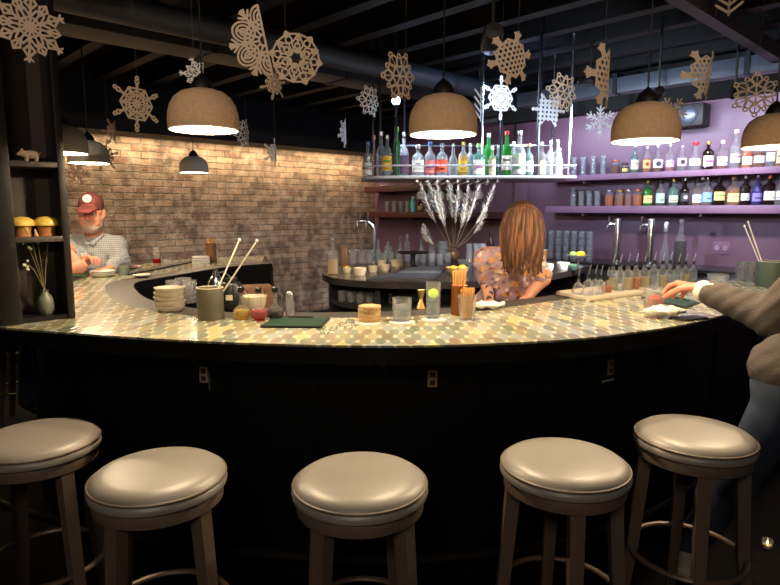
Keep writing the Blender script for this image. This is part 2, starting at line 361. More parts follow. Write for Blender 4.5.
# ================================================================== STRUCTURE
MR = Matrix.Translation(CN) @ Matrix.Rotation(ANG, 4, 'Z')      # room frame: +x towards the purple wall, +y towards the brick wall
MRI = MR.inverted()
def room(o): o.matrix_world = MR; return o
def brick_material():
    m = bpy.data.materials.new('old_brick'); m.use_nodes = True; nt = m.node_tree; n = nt.nodes; L = nt.links; b = n['Principled BSDF']
    tc = n.new('ShaderNodeTexCoord'); sx = n.new('ShaderNodeSeparateXYZ'); cx = n.new('ShaderNodeCombineXYZ')
    L.new(tc.outputs['Object'], sx.inputs[0]); L.new(sx.outputs[0], cx.inputs[0]); L.new(sx.outputs[2], cx.inputs[1])
    wob = n.new('ShaderNodeTexNoise'); wob.inputs['Scale'].default_value = 7; L.new(cx.outputs[0], wob.inputs['Vector'])
    ad = n.new('ShaderNodeVectorMath'); ad.operation = 'MULTIPLY_ADD'; ad.inputs[1].default_value = (.022, .022, 0)
    wf = n.new('ShaderNodeTexNoise'); wf.inputs['Scale'].default_value = 32; L.new(cx.outputs[0], wf.inputs['Vector'])
    a0 = n.new('ShaderNodeVectorMath'); a0.operation = 'MULTIPLY_ADD'; a0.inputs[1].default_value = (.016, .016, 0); L.new(wf.outputs['Color'], a0.inputs[0]); L.new(cx.outputs[0], a0.inputs[2])
    L.new(wob.outputs['Color'], ad.inputs[0]); L.new(a0.outputs[0], ad.inputs[2])
    br = n.new('ShaderNodeTexBrick'); L.new(ad.outputs[0], br.inputs['Vector'])
    br.inputs['Scale'].default_value = 1; br.inputs['Brick Width'].default_value = .225; br.inputs['Row Height'].default_value = .076
    br.inputs['Mortar Size'].default_value = .008; br.inputs['Mortar Smooth'].default_value = .5; br.inputs['Bias'].default_value = -.1
    br.inputs['Color1'].default_value = lin((172, 146, 128)) + (1,); br.inputs['Color2'].default_value = lin((110, 95, 88)) + (1,)
    br.inputs['Mortar'].default_value = lin((122, 113, 103)) + (1,)
    # a few brighter red bricks: same lattice, other random pick
    br2 = n.new('ShaderNodeTexBrick'); L.new(ad.outputs[0], br2.inputs['Vector'])
    for k in ('Scale', 'Brick Width', 'Row Height', 'Mortar Size', 'Mortar Smooth'): br2.inputs[k].default_value = br.inputs[k].default_value
    br2.inputs['Bias'].default_value = -.82; br2.inputs['Color1'].default_value = (0, 0, 0, 1); br2.inputs['Color2'].default_value = (1, 1, 1, 1); br2.inputs['Mortar'].default_value = (0, 0, 0, 1)
    mred = n.new('ShaderNodeMix'); mred.data_type = 'RGBA'; mred.inputs[7].default_value = lin((186, 104, 66)) + (1,)
    L.new(br2.outputs['Color'], mred.inputs[0]); L.new(br.outputs['Color'], mred.inputs[6])
    nz = n.new('ShaderNodeTexNoise'); nz.inputs['Scale'].default_value = 3.2; nz.inputs['Detail'].default_value = 8; nz.inputs['Roughness'].default_value = .7; L.new(cx.outputs[0], nz.inputs['Vector'])
    cr = n.new('ShaderNodeValToRGB'); cr.color_ramp.elements[0].position = .35; cr.color_ramp.elements[1].position = .72
    cr.color_ramp.elements[0].color = (.38, .37, .36, 1); cr.color_ramp.elements[1].color = (1.25, 1.22, 1.18, 1); L.new(nz.outputs['Fac'], cr.inputs[0])
    mu = n.new('ShaderNodeMix'); mu.data_type = 'RGBA'; mu.blend_type = 'MULTIPLY'; mu.inputs[0].default_value = 1
    L.new(mred.outputs[2], mu.inputs[6]); L.new(cr.outputs[0], mu.inputs[7])
    nf = n.new('ShaderNodeTexNoise'); nf.inputs['Scale'].default_value = 45; nf.inputs['Detail'].default_value = 3; L.new(cx.outputs[0], nf.inputs['Vector'])
    # old lime wash left on some bricks
    lw = n.new('ShaderNodeTexNoise'); lw.inputs['Scale'].default_value = 9; lw.inputs['Detail'].default_value = 6; L.new(tc.outputs['Object'], lw.inputs['Vector'])
    lr = n.new('ShaderNodeValToRGB'); lr.color_ramp.elements[0].position = .46; lr.color_ramp.elements[1].position = .75; lr.color_ramp.elements[1].color = (.6, .6, .6, 1); L.new(lw.outputs['Fac'], lr.inputs[0])
    ml = n.new('ShaderNodeMix'); ml.data_type = 'RGBA'; ml.inputs[7].default_value = lin((190, 176, 160)) + (1,); L.new(lr.outputs[0], ml.inputs[0]); L.new(mu.outputs[2], ml.inputs[6])
    L.new(ml.outputs[2], b.inputs['Base Color']); b.inputs['Roughness'].default_value = .85
    sb = n.new('ShaderNodeMath'); sb.operation = 'MULTIPLY_ADD'; sb.inputs[1].default_value = -1.0; L.new(br.outputs['Fac'], sb.inputs[0]); L.new(nf.outputs['Fac'], sb.inputs[2])
    bp = n.new('ShaderNodeBump'); bp.inputs['Strength'].default_value = .9; bp.inputs['Distance'].default_value = .012; L.new(sb.outputs[0], bp.inputs['Height']); L.new(bp.outputs[0], b.inputs['Normal'])
    return m
BLACK = mat('black_paint', (20, 18, 18), .55)
CEIL = mat('black_ceiling', (10, 10, 11), .8)
PURPLE = mat('purple_paint', (112, 84, 106), .45, noise=.06, nscale=3)
struct(room(MB().box(-8.5, 0.15, 0, .2, 0, 3.0).build('wall_left', brick_material(), smooth=0)))
struct(room(MB().box(0, .2, -10.5, -.0005, 0, 3.0).build('wall_right', PURPLE, smooth=0)))
struct(room(MB().box(-11, .2, -11, .2, 3.0, 3.1).build('ceiling', CEIL, smooth=0)))
def floor_material():
    m = mat('dark_floor', (9, 7, 7), .75, spec=.12, noise=.5, nscale=6, stretch=(1, 8, 1)); return m
struct(room(MB().box(-11, .2, -11, .2, -.1, 0).build('floor', floor_material(), smooth=0)))
struct(room(MB().box(-8.5, -.0, -.42, -.002, 2.337, 2.999).build('trim_1', CEIL, smooth=0)))          # black soffit over the brick
struct(room(MB().box(-1.02, -.88, -10, -3.0, 2.42, 2.535).build('trim_2', CEIL, smooth=0)))             # black beam in front of the purple wall
struct(room(MB().box(-.07, -.002, -2.75, -2.58, .0, 2.9).build('trim_3', PURPLE, smooth=0)))
struct(room(MB().box(-.012, -.001, -7.062, -7.05, .0, 2.9).build('trim_4', BLACK, smooth=0)))
struct(room(MB().box(-8.5, -.0, -.03, -.002, 0, .12).build('baseboard_left', BLACK, smooth=0)))
JO = mat('joist_paint', (22, 21, 23), .6)
k = 0
for x in np.arange(-8.2, -.3, .46):
    mb = MB().box(x - .018, x + .018, -10, -.085, 2.82, 2.998).box(x - .05, x + .05, -10, -.085, 2.80, 2.82)
    struct(room(mb.build('ceiling_beam', JO, smooth=0)))
# steel beam crossing the joists
q = MRI @ at_z(727, 30, 2.68)
struct(room(MB().box(-9, -.3, q.y - .015, q.y + .015, 2.69, 2.798).box(-9, -.3, q.y - .04, q.y + .04, 2.67, 2.69).build('ceiling_beam', mat('steel_beam', (44, 41, 41), .5), smooth=0)))
DUCT = mat('duct_metal', (46, 48, 54), .5, metal=.0, noise=.25, nscale=5)
def duct(p, z0, z1, wid, label, x0=-9., x1=-1.5, round_=False):
    q = MRI @ p
    t = thing('air_duct', label, 'duct', (0, 0, 0)); t.matrix_world = MR
    mb = MB()
    if round_: mb.tube([(x0, q.y, (z0 + z1) / 2), (x1, q.y, (z0 + z1) / 2)], (z1 - z0) / 2, 20)
    else: mb.box(x0, x1, q.y - wid / 2, q.y + wid / 2, z0, z1, bev=.008)
    mb.build('duct_body', DUCT, t)
    for x in np.arange(-6.5, -.5, 1.2):
        m2 = MB()
        if round_: m2.torus((x, q.y, (z0 + z1) / 2), (z1 - z0) / 2 + .004, .012, 20, 6, M=Matrix.Rotation(R(90), 3, 'Y'))
        else: m2.box(x - .02, x + .02, q.y - wid / 2 - .008, q.y + wid / 2 + .008, z0 - .008, z1 + .008)
        m2.tube([(x, q.y, z1), (x, q.y, 2.81)], .006, 6)
        m2.build('hanger', DUCT, t)
duct(at_z(400, 93, 2.62), 2.62, 2.79, .30, 'long flat grey duct crossing the ceiling towards the hanging bottle rack')
duct(at_z(520, 100, 2.62), 2.56, 2.72, .2, 'round bluish ventilation pipe over the hanging bottle rack', round_=True)
q = MRI @ at_z(690, 88, 2.6)
t = thing('air_duct', 'flat grey duct running along above the purple wall', 'duct'); t.matrix_world = MR
MB().box(q.x - .15, q.x + .15, -9.5, -2.2, 2.62, 2.76, bev=.008).build('duct_body', mat('lit_duct_metal', (110, 118, 132), .4, noise=.3, nscale=6), t)  # duct metal again, lighter and bluish to paint in light falling on it
for y in np.arange(-8.5, -2.4, 1.1):
    MB().box(q.x - .158, q.x + .158, y - .02, y + .02, 2.612, 2.8).build('hanger', DUCT, t)
t = thing('water_pipe', 'thin pipe running beside the duct above the purple wall', 'pipe'); t.matrix_world = MR
MB().tube([(q.x + .3, -9.5, 2.6), (q.x + .3, -2.2, 2.6)], .03, 12).build('pipe_run', mat('pipe_grey', (110, 115, 125), .4), t)
for y in np.arange(-8.5, -2.4, 1.1): MB().tube([(q.x + .3, y, 2.62), (q.x + .3, y, 2.99)], .006, 6).build('hanger', DUCT, t)

# ---- purple shelves and dark red shelves on the far wall, counter below them
SHP = mat('purple_shelf_paint', (124, 94, 122), .4)
def wall_shelf(y0, y1, z0, z1, dep, m, label):
    t = thing('wall_shelf', label, 'shelf'); t.matrix_world = MR
    MB().box(-dep, -.001, y0, y1, z0, z1, bev=.004).build('shelf_board', m, t)
    for y in np.arange(y0 + .25, y1, 1.2):
        MB().box(-dep * .8, -.001, y - .012, y + .012, z0 - .03, z0).build('bracket', m, t)
wall_shelf(-8.6, -3.12, 1.855, 1.912, .25, SHP, 'upper purple wall shelf with clear glasses at one end and bottles')
wall_shelf(-8.6, -3.12, 1.512, 1.585, .25, SHP, 'lower purple wall shelf with clear glasses, orange jars and bottles')
RED = mat('dark_red_shelf', (70, 32, 38), .5)
wall_shelf(-1.9, -.1, 1.80, 1.875, .30, RED, 'upper dark red shelf behind the pampas grass')
wall_shelf(-2.5, -.1, 1.44, 1.52, .32, RED, 'lower dark red shelf behind the pampas grass')
BC = mat('black_counter', (24, 23, 25), .25)
t = thing('back_counter', 'black counter along the purple wall under the purple shelves', 'counter'); t.matrix_world = MR
MB().box(-.62, -.075, -5.6, -2.8, .98, 1.02, bev=.004).build('counter_top', BC, t)
MB().box(-.58, -.075, -5.6, -2.8, .0, .98).build('cabinet_body', BLACK, t)
for y in np.arange(-5.55, -3.2, .7): MB().box(-.60, -.58, y, y + .66, .1, .95, bev=.004).build('cabinet_door', BLACK, t)
# wall speaker under the beam
p = MRI @ at_d(690, 119, 6.0)
t = thing('wall_speaker', 'black speaker box with round silver driver high on the purple wall', 'speaker'); t.matrix_world = MR
MB().box(-.2, -.002, p.y - .2, p.y + .2, 2.32, 2.53, bev=.02).build('speaker_box', BLACK, t)
MX = Matrix.Rotation(R(-90), 3, 'Y')
MB().lathe([(0, .0), (.035, .004), (.06, -.006), (.075, .012), (.082, .004), (.082, -.01)], 28, (-.205, p.y - .07, 2.425), M=MX).build('driver', mat('speaker_silver', (96, 106, 122), .35, metal=.5), t)
# power outlet on the purple wall
p = MRI @ at_d(721, 248, 5.7)
t = thing('wall_outlet', 'purple double outlet plate on the purple wall over the back counter', 'outlet'); t.matrix_world = MR
MB().box(-.008, -.001, p.y - .075, p.y + .075, p.z - .06, p.z + .06, bev=.003).build('cover_plate', SHP, t)
for q in (-.035, .035):
    o = MB().lathe([(.024, 0), (.022, .004), (0, .004)], 18, (-.008, p.y + q, p.z), M=MX).build('socket', mat('socket_pale', (168, 148, 178), .4), t)
    for d in (-.008, .008): MB().box(-.0135, -.0125, p.y + q + d - .002, p.y + q + d + .002, p.z - .006, p.z + .008).build('slot', BLACK, o)
# ================================================================== THE BAR
def proj(p):
    x, y, z = p[0], p[1], p[2] - H; d = y * CP - z * SP; return 390 + FPX * x / d, 292.5 - FPX * (y * SP + z * CP) / d
HC = 1.07
Q = lambda x, y: tuple(at_z(x, y, HC)[:2])
OUT = [Q(265, 255.5), Q(215, 257.5), Q(160, 261.5), Q(100, 271), (-2.5, 4.05), (-2.58, 3.5), (-2.36, 2.95), (-1.97, 2.60), Q(0, 327), Q(75, 333),
       Q(200, 341), Q(390, 346), Q(560, 340), Q(640, 331), Q(700, 321), Q(785, 298)]
INN = [Q(262, 262), Q(209, 266), Q(165, 273), Q(128, 278.5), Q(110, 282.5), Q(105, 289), Q(116, 302), Q(150, 309.5), Q(200, 317), Q(240, 318),
       Q(290, 318), Q(390, 317), Q(480, 311), Q(560, 300), Q(640, 291), Q(700, 283)]
OUT += [(OUT[-1][0] + .6, OUT[-1][1] + .46), (OUT[-1][0] + 1.1, OUT[-1][1] + .86)]
INN += [Q(740, 278.5), Q(778, 273.5)]
def spl(P, per=8):
    P = [np.array(p[:2], float) for p in P]; P = [2 * P[0] - P[1]] + P + [2 * P[-1] - P[-2]]; out = []
    for i in range(1, len(P) - 2):
        for k in range(per):
            t = k / per; a, b, c, d = P[i - 1:i + 3]
            out.append(.5 * ((2 * b) + (c - a) * t + (2 * a - 5 * b + 4 * c - d) * t * t + (3 * b - a - 3 * c + d) * t ** 3))
    out.append(P[-2]); return np.array(out)
CO, CI = spl(OUT), spl(INN)
def smooth_poly(P, it=6):
    P = P.copy()
    for _ in range(it): P[1:-1] = .25 * P[:-2] + .5 * P[1:-1] + .25 * P[2:]
    return P
CO, CI = smooth_poly(CO), smooth_poly(CI, 3)
CM = smooth_poly(offset(CI, .16), 8); CB = smooth_poly(offset(CO, .27 + .30 * np.exp(-((np.arange(len(CO)) - 40) / 16.) ** 2)[:, None]), 8)
def tile_material():
    m = bpy.data.materials.new('scale_mosaic'); m.use_nodes = True; nt = m.node_tree; n = nt.nodes; L = nt.links; b = n['Principled BSDF']
    tc = n.new('ShaderNodeTexCoord')
    def vm(op, a, bb=None):
        x = n.new('ShaderNodeVectorMath'); x.operation = op
        for i, q in enumerate((a, bb)):
            if q is None: continue
            if isinstance(q, tuple): x.inputs[i].default_value = q
            else: L.new(q, x.inputs[i])
        return x
    def mm(op, a, bb=None):
        x = n.new('ShaderNodeMath'); x.operation = op
        for i, q in enumerate((a, bb)):
            if q is None: continue
            if isinstance(q, (int, float)): x.inputs[i].default_value = q
            else: L.new(q, x.inputs[i])
        return x.outputs[0]
    wb = n.new('ShaderNodeTexNoise'); wb.inputs['Scale'].default_value = 14; L.new(tc.outputs['Object'], wb.inputs['Vector'])
    p = vm('MULTIPLY', vm('ADD', tc.outputs['Object'], vm('MULTIPLY', wb.outputs['Color'], (.018, .05, 0)).outputs[0]).outputs[0], (1 / .054, 1 / .16, 0)).outputs[0]
    def cell(sh):
        q = vm('ADD', p, (sh, sh, 0)).outputs[0]
        f = vm('SUBTRACT', vm('FRACTION', q).outputs[0], (.5, .5, 0)).outputs[0]
        f = vm('MULTIPLY', f, (1, 1, 0)).outputs[0]
        d = n.new('ShaderNodeVectorMath'); d.operation = 'LENGTH'; L.new(f, d.inputs[0])
        return d.outputs['Value'], vm('ADD', vm('FLOOR', q).outputs[0], (sh * 7.3, sh * 3.1, 0)).outputs[0]
    da, ia = cell(0.0); db, ib = cell(0.5)
    less = mm('LESS_THAN', da, db); dm = mm('MINIMUM', da, db)
    mi = n.new('ShaderNodeMix'); mi.data_type = 'VECTOR'; L.new(less, mi.inputs[0]); L.new(ib, mi.inputs[4]); L.new(ia, mi.inputs[5])
    wn = n.new('ShaderNodeTexWhiteNoise'); L.new(mi.outputs[1], wn.inputs['Vector'])
    cr = n.new('ShaderNodeValToRGB'); cr.color_ramp.interpolation = 'CONSTANT'
    cols = [(0, (150, 145, 110)), (.2, (134, 140, 122)), (.36, (168, 163, 134)), (.52, (138, 127, 106)), (.66, (124, 130, 108)), (.8, (160, 166, 158)), (.93, (198, 186, 132))]
    e = cr.color_ramp.elements
    e[0].position = 0; e[0].color = lin(cols[0][1]) + (1,); e[1].position = cols[1][0]; e[1].color = lin(cols[1][1]) + (1,)
    for pz, c in cols[2:]:
        x = e.new(pz); x.color = lin(c) + (1,)
    L.new(wn.outputs['Value'], cr.inputs[0])
    gr = n.new('ShaderNodeTexNoise'); gr.inputs['Scale'].default_value = 4; gr.inputs['Detail'].default_value = 4; L.new(tc.outputs['Object'], gr.inputs['Vector'])
    gc = n.new('ShaderNodeValToRGB'); gc.color_ramp.elements[0].position = .38; gc.color_ramp.elements[1].position = .62
    gc.color_ramp.elements[0].color = lin((216, 206, 164)) + (1,); gc.color_ramp.elements[1].color = lin((232, 226, 206)) + (1,); L.new(gr.outputs['Fac'], gc.inputs[0])
    mr = n.new('ShaderNodeMapRange'); mr.inputs[1].default_value = .34; mr.inputs[2].default_value = .46; L.new(dm, mr.inputs[0])
    mx = n.new('ShaderNodeMix'); mx.data_type = 'RGBA'; L.new(mr.outputs[0], mx.inputs[0]); L.new(cr.outputs[0], mx.inputs[6]); L.new(gc.outputs[0], mx.inputs[7])
    L.new(mx.outputs[2], b.inputs['Base Color']); b.inputs['Roughness'].default_value = .22; b.inputs['Coat Weight'].default_value = .3; b.inputs['Coat Roughness'].default_value = .08
    bp = n.new('ShaderNodeBump'); bp.inputs['Strength'].default_value = .25; bp.inputs['Distance'].default_value = .004; L.new(mr.outputs[0], bp.inputs['Height']); L.new(bp.outputs[0], b.inputs['Normal'])
    return m
def mat_material():
    m = mat('rubber_mat', (104, 98, 94), .55); nt = m.node_tree; n = nt.nodes; L = nt.links; b = n['Principled BSDF']
    tc = n.new('ShaderNodeTexCoord'); ck = n.new('ShaderNodeTexChecker'); ck.inputs['Scale'].default_value = 75
    ck.inputs['Color1'].default_value = lin((80, 75, 71)) + (1,); ck.inputs['Color2'].default_value = lin((36, 34, 33)) + (1,)
    L.new(tc.outputs['Object'], ck.inputs['Vector']); L.new(ck.outputs['Color'], b.inputs['Base Color']); return m
BARB = mat('bar_black', (6, 5, 5), .6, spec=.25, noise=.3, nscale=8)
bar = thing('bar_counter', 'large curved horseshoe bar counter with mosaic tile top and black front', 'bar')
top = MB().ring(CO, CI, 1.062, HC).build('tile_top', tile_material(), bar, smooth=20)
MB().ring(CO, CM, 1.0, 1.062).build('top_slab', BARB, bar, smooth=20)
MB().ring(CI, CM, 1.0621, 1.068).build('spill_mat', mat_material(), bar, smooth=20)
MB().ring(CB, offset(CM, -.02), 0.0, 1.0).build('bar_front', BARB, bar, smooth=20)
for i in range(44, len(CB) - 6, 5):
    p = CB[i]; t = CB[i + 1] - CB[i - 1]; a = math.atan2(t[1], t[0])
    MB().box(-.03, .03, -.012, .01, .02, .995, M=Matrix.Translation((p[0], p[1], 0)) @ Matrix.Rotation(a, 4, 'Z')).build('front_batten', BARB, bar, smooth=0)
FR = offset(CO, .10)[40:]
MB().tube([(p[0], p[1], .20) for p in FR], .019, 10).build('foot_rail', mat('dark_metal', (40, 34, 30), .45, metal=.5), bar)
mb = MB()
# bracket under the open end of the arm
e0, e1 = Vector((*CO[2], 1.0)), Vector((*CI[2], 1.0)); mid = (e0 + e1) / 2
MB().tube([mid + Vector((0, 0, 0)), mid + Vector((-.45, -.42, -.45))], .03, 4).build('end_bracket', BARB, bar)
def on_front(px, py):
    best = min(range(40, len(CB) - 2), key=lambda i: abs(proj((*CB[i], .85))[0] - px))
    p = CB[best]; t = CB[best + 1] - CB[best - 1]; t = t / np.linalg.norm(t)
    # finer position along the segment
    for _ in range(30):
        e = (px - proj((p[0], p[1], .85))[0]) / 300; p = p + t * e
    z = .9
    for _ in range(40): z -= (py - proj((p[0], p[1], z))[1]) / 300
    return Matrix.Translation((p[0] + t[1] * .004, p[1] - t[0] * .004, z)) @ Matrix.Rotation(math.atan2(t[1], t[0]), 4, 'Z')
PLATE = mat('outlet_plate', (205, 180, 150), .4); PLATE2 = mat('outlet_plate_grey', (172, 168, 154), .4)
for px, py, lab, pm in ((205, 374, 'tan outlet with small hanging cord on the black bar front', PLATE),
                        (432, 378, 'pale outlet plate on the black bar front right of the middle stool', PLATE),
                        (609, 367, 'greyish outlet with pale scuff under it on the bar front near jeans', PLATE2)):
    M = on_front(px, py); t = thing('electrical_outlet', lab, 'outlet'); t.matrix_world = M
    MB().box(-.019, .019, -.008, 0, -.034, .034, bev=.002).build('cover_plate', pm, t)
    for q in (-.016, .016):
        o = MB().box(-.011, .011, -.010, -.006, q - .011, q + .011, bev=.002).build('socket', mat('socket_brown', (88, 66, 48), .5), t)
        MB().box(-.006, -.003, -.0112, -.009, q - .006, q + .006).box(.003, .006, -.0112, -.009, q - .006, q + .006).build('slot', BLACK, o)
    if px == 205: MB().tube([(.024, -.006, .015), (.03, -.012, -.02), (.027, -.012, -.05), (.033, -.014, -.06)], .0035, 6).build('hanging_cord', mat('cord_grey', (90, 88, 86), .5), t)
    if px == 609: MB().box(-.05, .03, -.005, 0, -.064, -.054, bev=.002).build('bag_hook', PLATE2, t)
for px, lab in ((370, 'small dark coat hook under the bar top, the one with the shorter prong'), (383, 'curved metal coat hook under the bar top behind the middle stool')):
    M = on_front(px, 364); t = thing('coat_hook', lab, 'hook'); t.matrix_world = M
    MB().box(-.008, .008, -.004, 0, -.012, .018, bev=.001).build('hook_plate', mat('hook_metal', (95, 92, 90), .35, metal=.7), t)
    s = 1.0 if px == 383 else .6
    MB().tube([(0, -.004, .01), (0, -.03 * s, .0), (0, -.036 * s, -.018 * s), (.008, -.03 * s, -.026 * s), (.014, -.022 * s, -.012)], .003, 6).build('prong', MATS['hook_metal'], t)

# ------------------------------------------------------------------ peninsula counter behind the bartender
IZ = 1.03
QI = lambda x, y: tuple(at_z(x, y, IZ)[:2])
ISF = [QI(322, 274), QI(334, 278), QI(360, 280.5), QI(400, 282), QI(450, 282), QI(500, 280), QI(543, 275.5), QI(575, 269.5), QI(592, 265.5)]
ISF = spl(ISF, 5)
bk = [tuple((MR @ Vector((-.64, -2.95, 0)))[:2]), (-.25, 5.9), (-.5, 5.45)]
IST = [tuple(p) for p in ISF] + bk
isl = thing('peninsula_counter', 'black work counter with curved front and open shelf behind the woman', 'counter')
MB().prism(IST, IZ - .05, IZ).build('counter_top', mat('dark_stone', (42, 38, 36), .22, noise=.4, nscale=12), isl)
INB = smooth_poly(offset(ISF, .35), 4); INS = smooth_poly(offset(ISF, .06), 2)
MB().prism([tuple(p) for p in INB] + [(p[0] * .98 , p[1] - .05) for p in bk], 0, IZ - .05).build('cabinet_body', BLACK, isl)
MB().ring(INS, INB, .80, .83).build('open_shelf', BLACK, isl)
MB().ring(INS, INB, 0, .12).build('plinth', BLACK, isl)
mb = MB()
for i in (0, 12, 26, len(INS) - 1):
    a, b = Vector((*INS[i], 0)), Vector((*INB[i], 0)); d = (b - a).normalized(); a = a + d * .0
    M = Matrix.Translation((a.x, a.y, 0)) @ Matrix.Rotation(math.atan2(d.y, d.x), 4, 'Z')
    MB().box(0, .28, -.02, .02, .12, IZ - .05, M=M).build('upright', BLACK, isl, smooth=0)

# ------------------------------------------------------------------ hanging bottle rack
RZ = 1.775
chrome = mat('chrome', (205, 208, 214), .18, metal=1.0)
steel = mat('brushed_steel', (150, 152, 158), .3, metal=.9)
RP = [at_z(366, 181, RZ), at_z(358, 178.5, RZ)]
def rack_outline(x0, x1, yf, yb, r):
    pts = []
    for k in range(13):
        a = math.pi / 2 + math.pi / 2 * k / 12 * 2
        pts.append(((x0 + r) + r * math.cos(a), (yf + yb) / 2 + (yb - yf) / 2 * math.sin(a)))
    return pts + [(x1, yf), (x1, yb)]
RX0, RX1, RYF, RYB = at_z(362, 180, RZ).x, at_d(573, 180, 4.55).x, 4.50, 5.15
RO = rack_outline(RX0, RX1, RYF, RYB, .30)
rack = thing('hanging_bottle_rack', 'steel bottle rack hanging from the ceiling over the black work counter', 'rack')
MB().prism(RO, RZ, RZ + .014).build('rack_shelf', steel, rack)
edge = [Vector((p[0], p[1], RZ + .007)) for p in RO[:-2]] + [Vector((RO[-2][0], RO[-2][1], RZ + .007)), Vector((RO[-1][0], RO[-1][1], RZ + .007))]
RE = mat('rack_edge_metal', (196, 202, 212), .35, metal=.35)
MB().tube(edge[::-1] + [edge[-1]], .012, 8).build('rack_edge', RE, rack)
for zz in (.085,):
    MB().tube([p + Vector((0, 0, zz)) for p in edge], .006, 8).build('guard_rail', RE, rack)
MB().tube([Vector((RX0 + .3, RYB - .02, RZ + .3)), Vector((RX1, RYB - .02, RZ + .3))], .008, 8).build('upper_rail', chrome, rack)
for px, yy, r in ((373, RYF + .28, .007), (380, RYF + .3, .01), (396, RYF + .02, .008), (404, RYB - .05, .01), (482, RYB - .02, .009), (501, RYF + .01, .010), (538, RYF + .01, .013), (553, RYB - .02, .008), (570, RYF + .01, .009), (572, RYB - .02, .009)):
    x = at_d(px, 140, yy).x; x = min(x, RX1 - .012)
    MB().tube([(x, yy, RZ), (x, yy, 2.99)], r, 8).build('hanger_rod', chrome if r < .0095 else mat('rod_dark', (60, 62, 68), .3, metal=.8), rack)
for k in range(9):
    x = RX0 + .42 + k * .075
    MB().box(x - .004, x + .004, RYF + .03, RYB - .1, RZ - .022, RZ).box(x - .012, x + .012, RYF + .03, RYB - .1, RZ - .026, RZ - .022).build('stemware_rail', steel, rack, smooth=0)

# ------------------------------------------------------------------ black shelf unit standing on the bar
P1 = at_z(76, 318, HC)
wid = .1
while proj(P1 - U * wid)[0] > 2: wid += .005
SU = thing('open_shelf_unit', 'tall narrow black open shelf unit standing on the bar top', 'shelf unit')
SU.matrix_world = Matrix.Translation(P1 - U * wid) @ Matrix.Rotation(ANG, 4, 'Z')
BW = mat('black_wood', (15, 11, 10), .4, noise=.4, nscale=5, stretch=(1, 1, .15))
ST = .075; SR = .028; DEP = .17; TOP = 2.795 - HC
MB().box(0, ST, 0, DEP, .002, TOP, bev=.003).build('side_panel', BW, SU)
MB().box(wid - SR, wid, 0, DEP, .002, TOP, bev=.003).build('side_panel', BW, SU)
MB().box(ST, wid - SR, DEP - .012, DEP, .002, TOP).build('back_panel', mat('brown_panel', (46, 34, 28), .6, noise=.3, nscale=4), SU, smooth=0)
MB().box(ST, wid - SR, 0.01, DEP - .012, .002, .02).build('bottom_board', BW, SU, smooth=0)
mid = SU.matrix_world @ Vector((wid / 2, .0, 0)); SHZ = []
for py in (237, 161, 20):
    z = H
    for _ in range(60): z -= (py - proj((mid.x, mid.y, z))[1]) / 400
    SHZ.append(z); MB().box(ST, wid - SR, .0, DEP - .012, z - HC - .022, z - HC, bev=.002).build('shelf_board', mat('shelf_edge', (52, 44, 40), .5), SU)
for x, x2 in ((.0, ST), (wid - SR, wid)): MB().box(x + .004, x2 - .004, .004, DEP - .006, 0.0, .0025).build('foot', BW, SU, smooth=0)
def in_unit(fx, fy, z): return SU.matrix_world @ Vector((ST + (wid - ST - SR) * fx, DEP * fy, z - HC))
# ------------------------------------------------------------------ pendant lamps
SHADE_B = mat('cork_shade', (204, 168, 132), .85, noise=.25, nscale=60, bump=.5)
SHADE_COOL = mat('cork_shade_cool_lit', (222, 214, 204), .85, noise=.2, nscale=60, bump=.4)  # same shade as the tan lamps, cooler light painted in as grey
SHADE_IN = mat('shade_inside', (250, 240, 225), .6, bump=.6, nscale=40)
CAPM = mat('lamp_cap_black', (16, 15, 15), .45)
def pendant(px, py, d, label, m, rad=.134, power=30):
    p = at_d(px, py, d); s = rad / .134
    t = thing('pendant_lamp', label, 'lamp', p, 0, 'dome pendant lamps over the bar')
    prof = [(.134, 0), (.136, .03), (.134, .06), (.126, .092), (.108, .122), (.082, .142), (.05, .152), (.02, .155)]
    MB().open_lathe([(r * s, z * s) for r, z in prof], 40).build('lamp_shade', m, t)
    inn = [(.1335, .0005)] + [(max(r - .006, .003), z - .004) for r, z in prof[1:]]
    MB().open_lathe([(r * s, z * s) for r, z in inn], 40).build('shade_lining', SHADE_IN, t)
    MB().torus((0, 0, 0.001), .131 * s, .004 * s, 40, 6).build('shade_rim', SHADE_IN, t)
    c = MB().lathe([(.046 * s, .148 * s), (.043 * s, .170 * s), (.030 * s, .192 * s), (.014 * s, .206 * s), (.005, .215 * s), (0, .215 * s)], 20).build('lamp_cap', CAPM, t)
    MB().tube([(0, 0, .205 * s), (0, 0, 2.80 - p.z)], .0035, 6).build('cord', CAPM, t)
    MB().lathe([(0, .155 * s), (.018, .15 * s), (.018, .115 * s), (0, .115 * s)], 14).build('bulb_socket', CAPM, t)
    MB().ball((0, 0, .085 * s), .03).build('bulb', mat('bulb_glow', (255, 230, 190), .4, emit=(1, .80, .52, 14)), t)
    light('pendant_light', 'POINT', (p.x, p.y, p.z + .032), power, WARM, size=.028)
    return t
pendant(204, 130, 2.42, 'tan dome pendant lamp over the grey cup with two white sticks', SHADE_B, power=46)
pendant(443, 134.5, 2.45, 'tan dome pendant lamp hanging right in front of the bottle rack', SHADE_B, power=46)
pendant(645, 141, 2.55, 'tan dome pendant lamp in front of the near end of the purple shelves', SHADE_B, power=44)
pendant(773, 147, 2.95, 'tan dome pendant lamp cut by the right edge, in front of purple shelves', SHADE_B, power=40)
pendant(62, 153, 3.45, 'grey dome pendant lamp half hidden by the black shelf unit', SHADE_COOL, power=44)
pendant(89, 163, 4.3, 'grey dome pendant lamp hanging above the man in the cap', SHADE_COOL, power=26)
pendant(194, 172.5, 5.9, 'small looking grey dome pendant lamp right before the brick wall', SHADE_COOL, power=22)

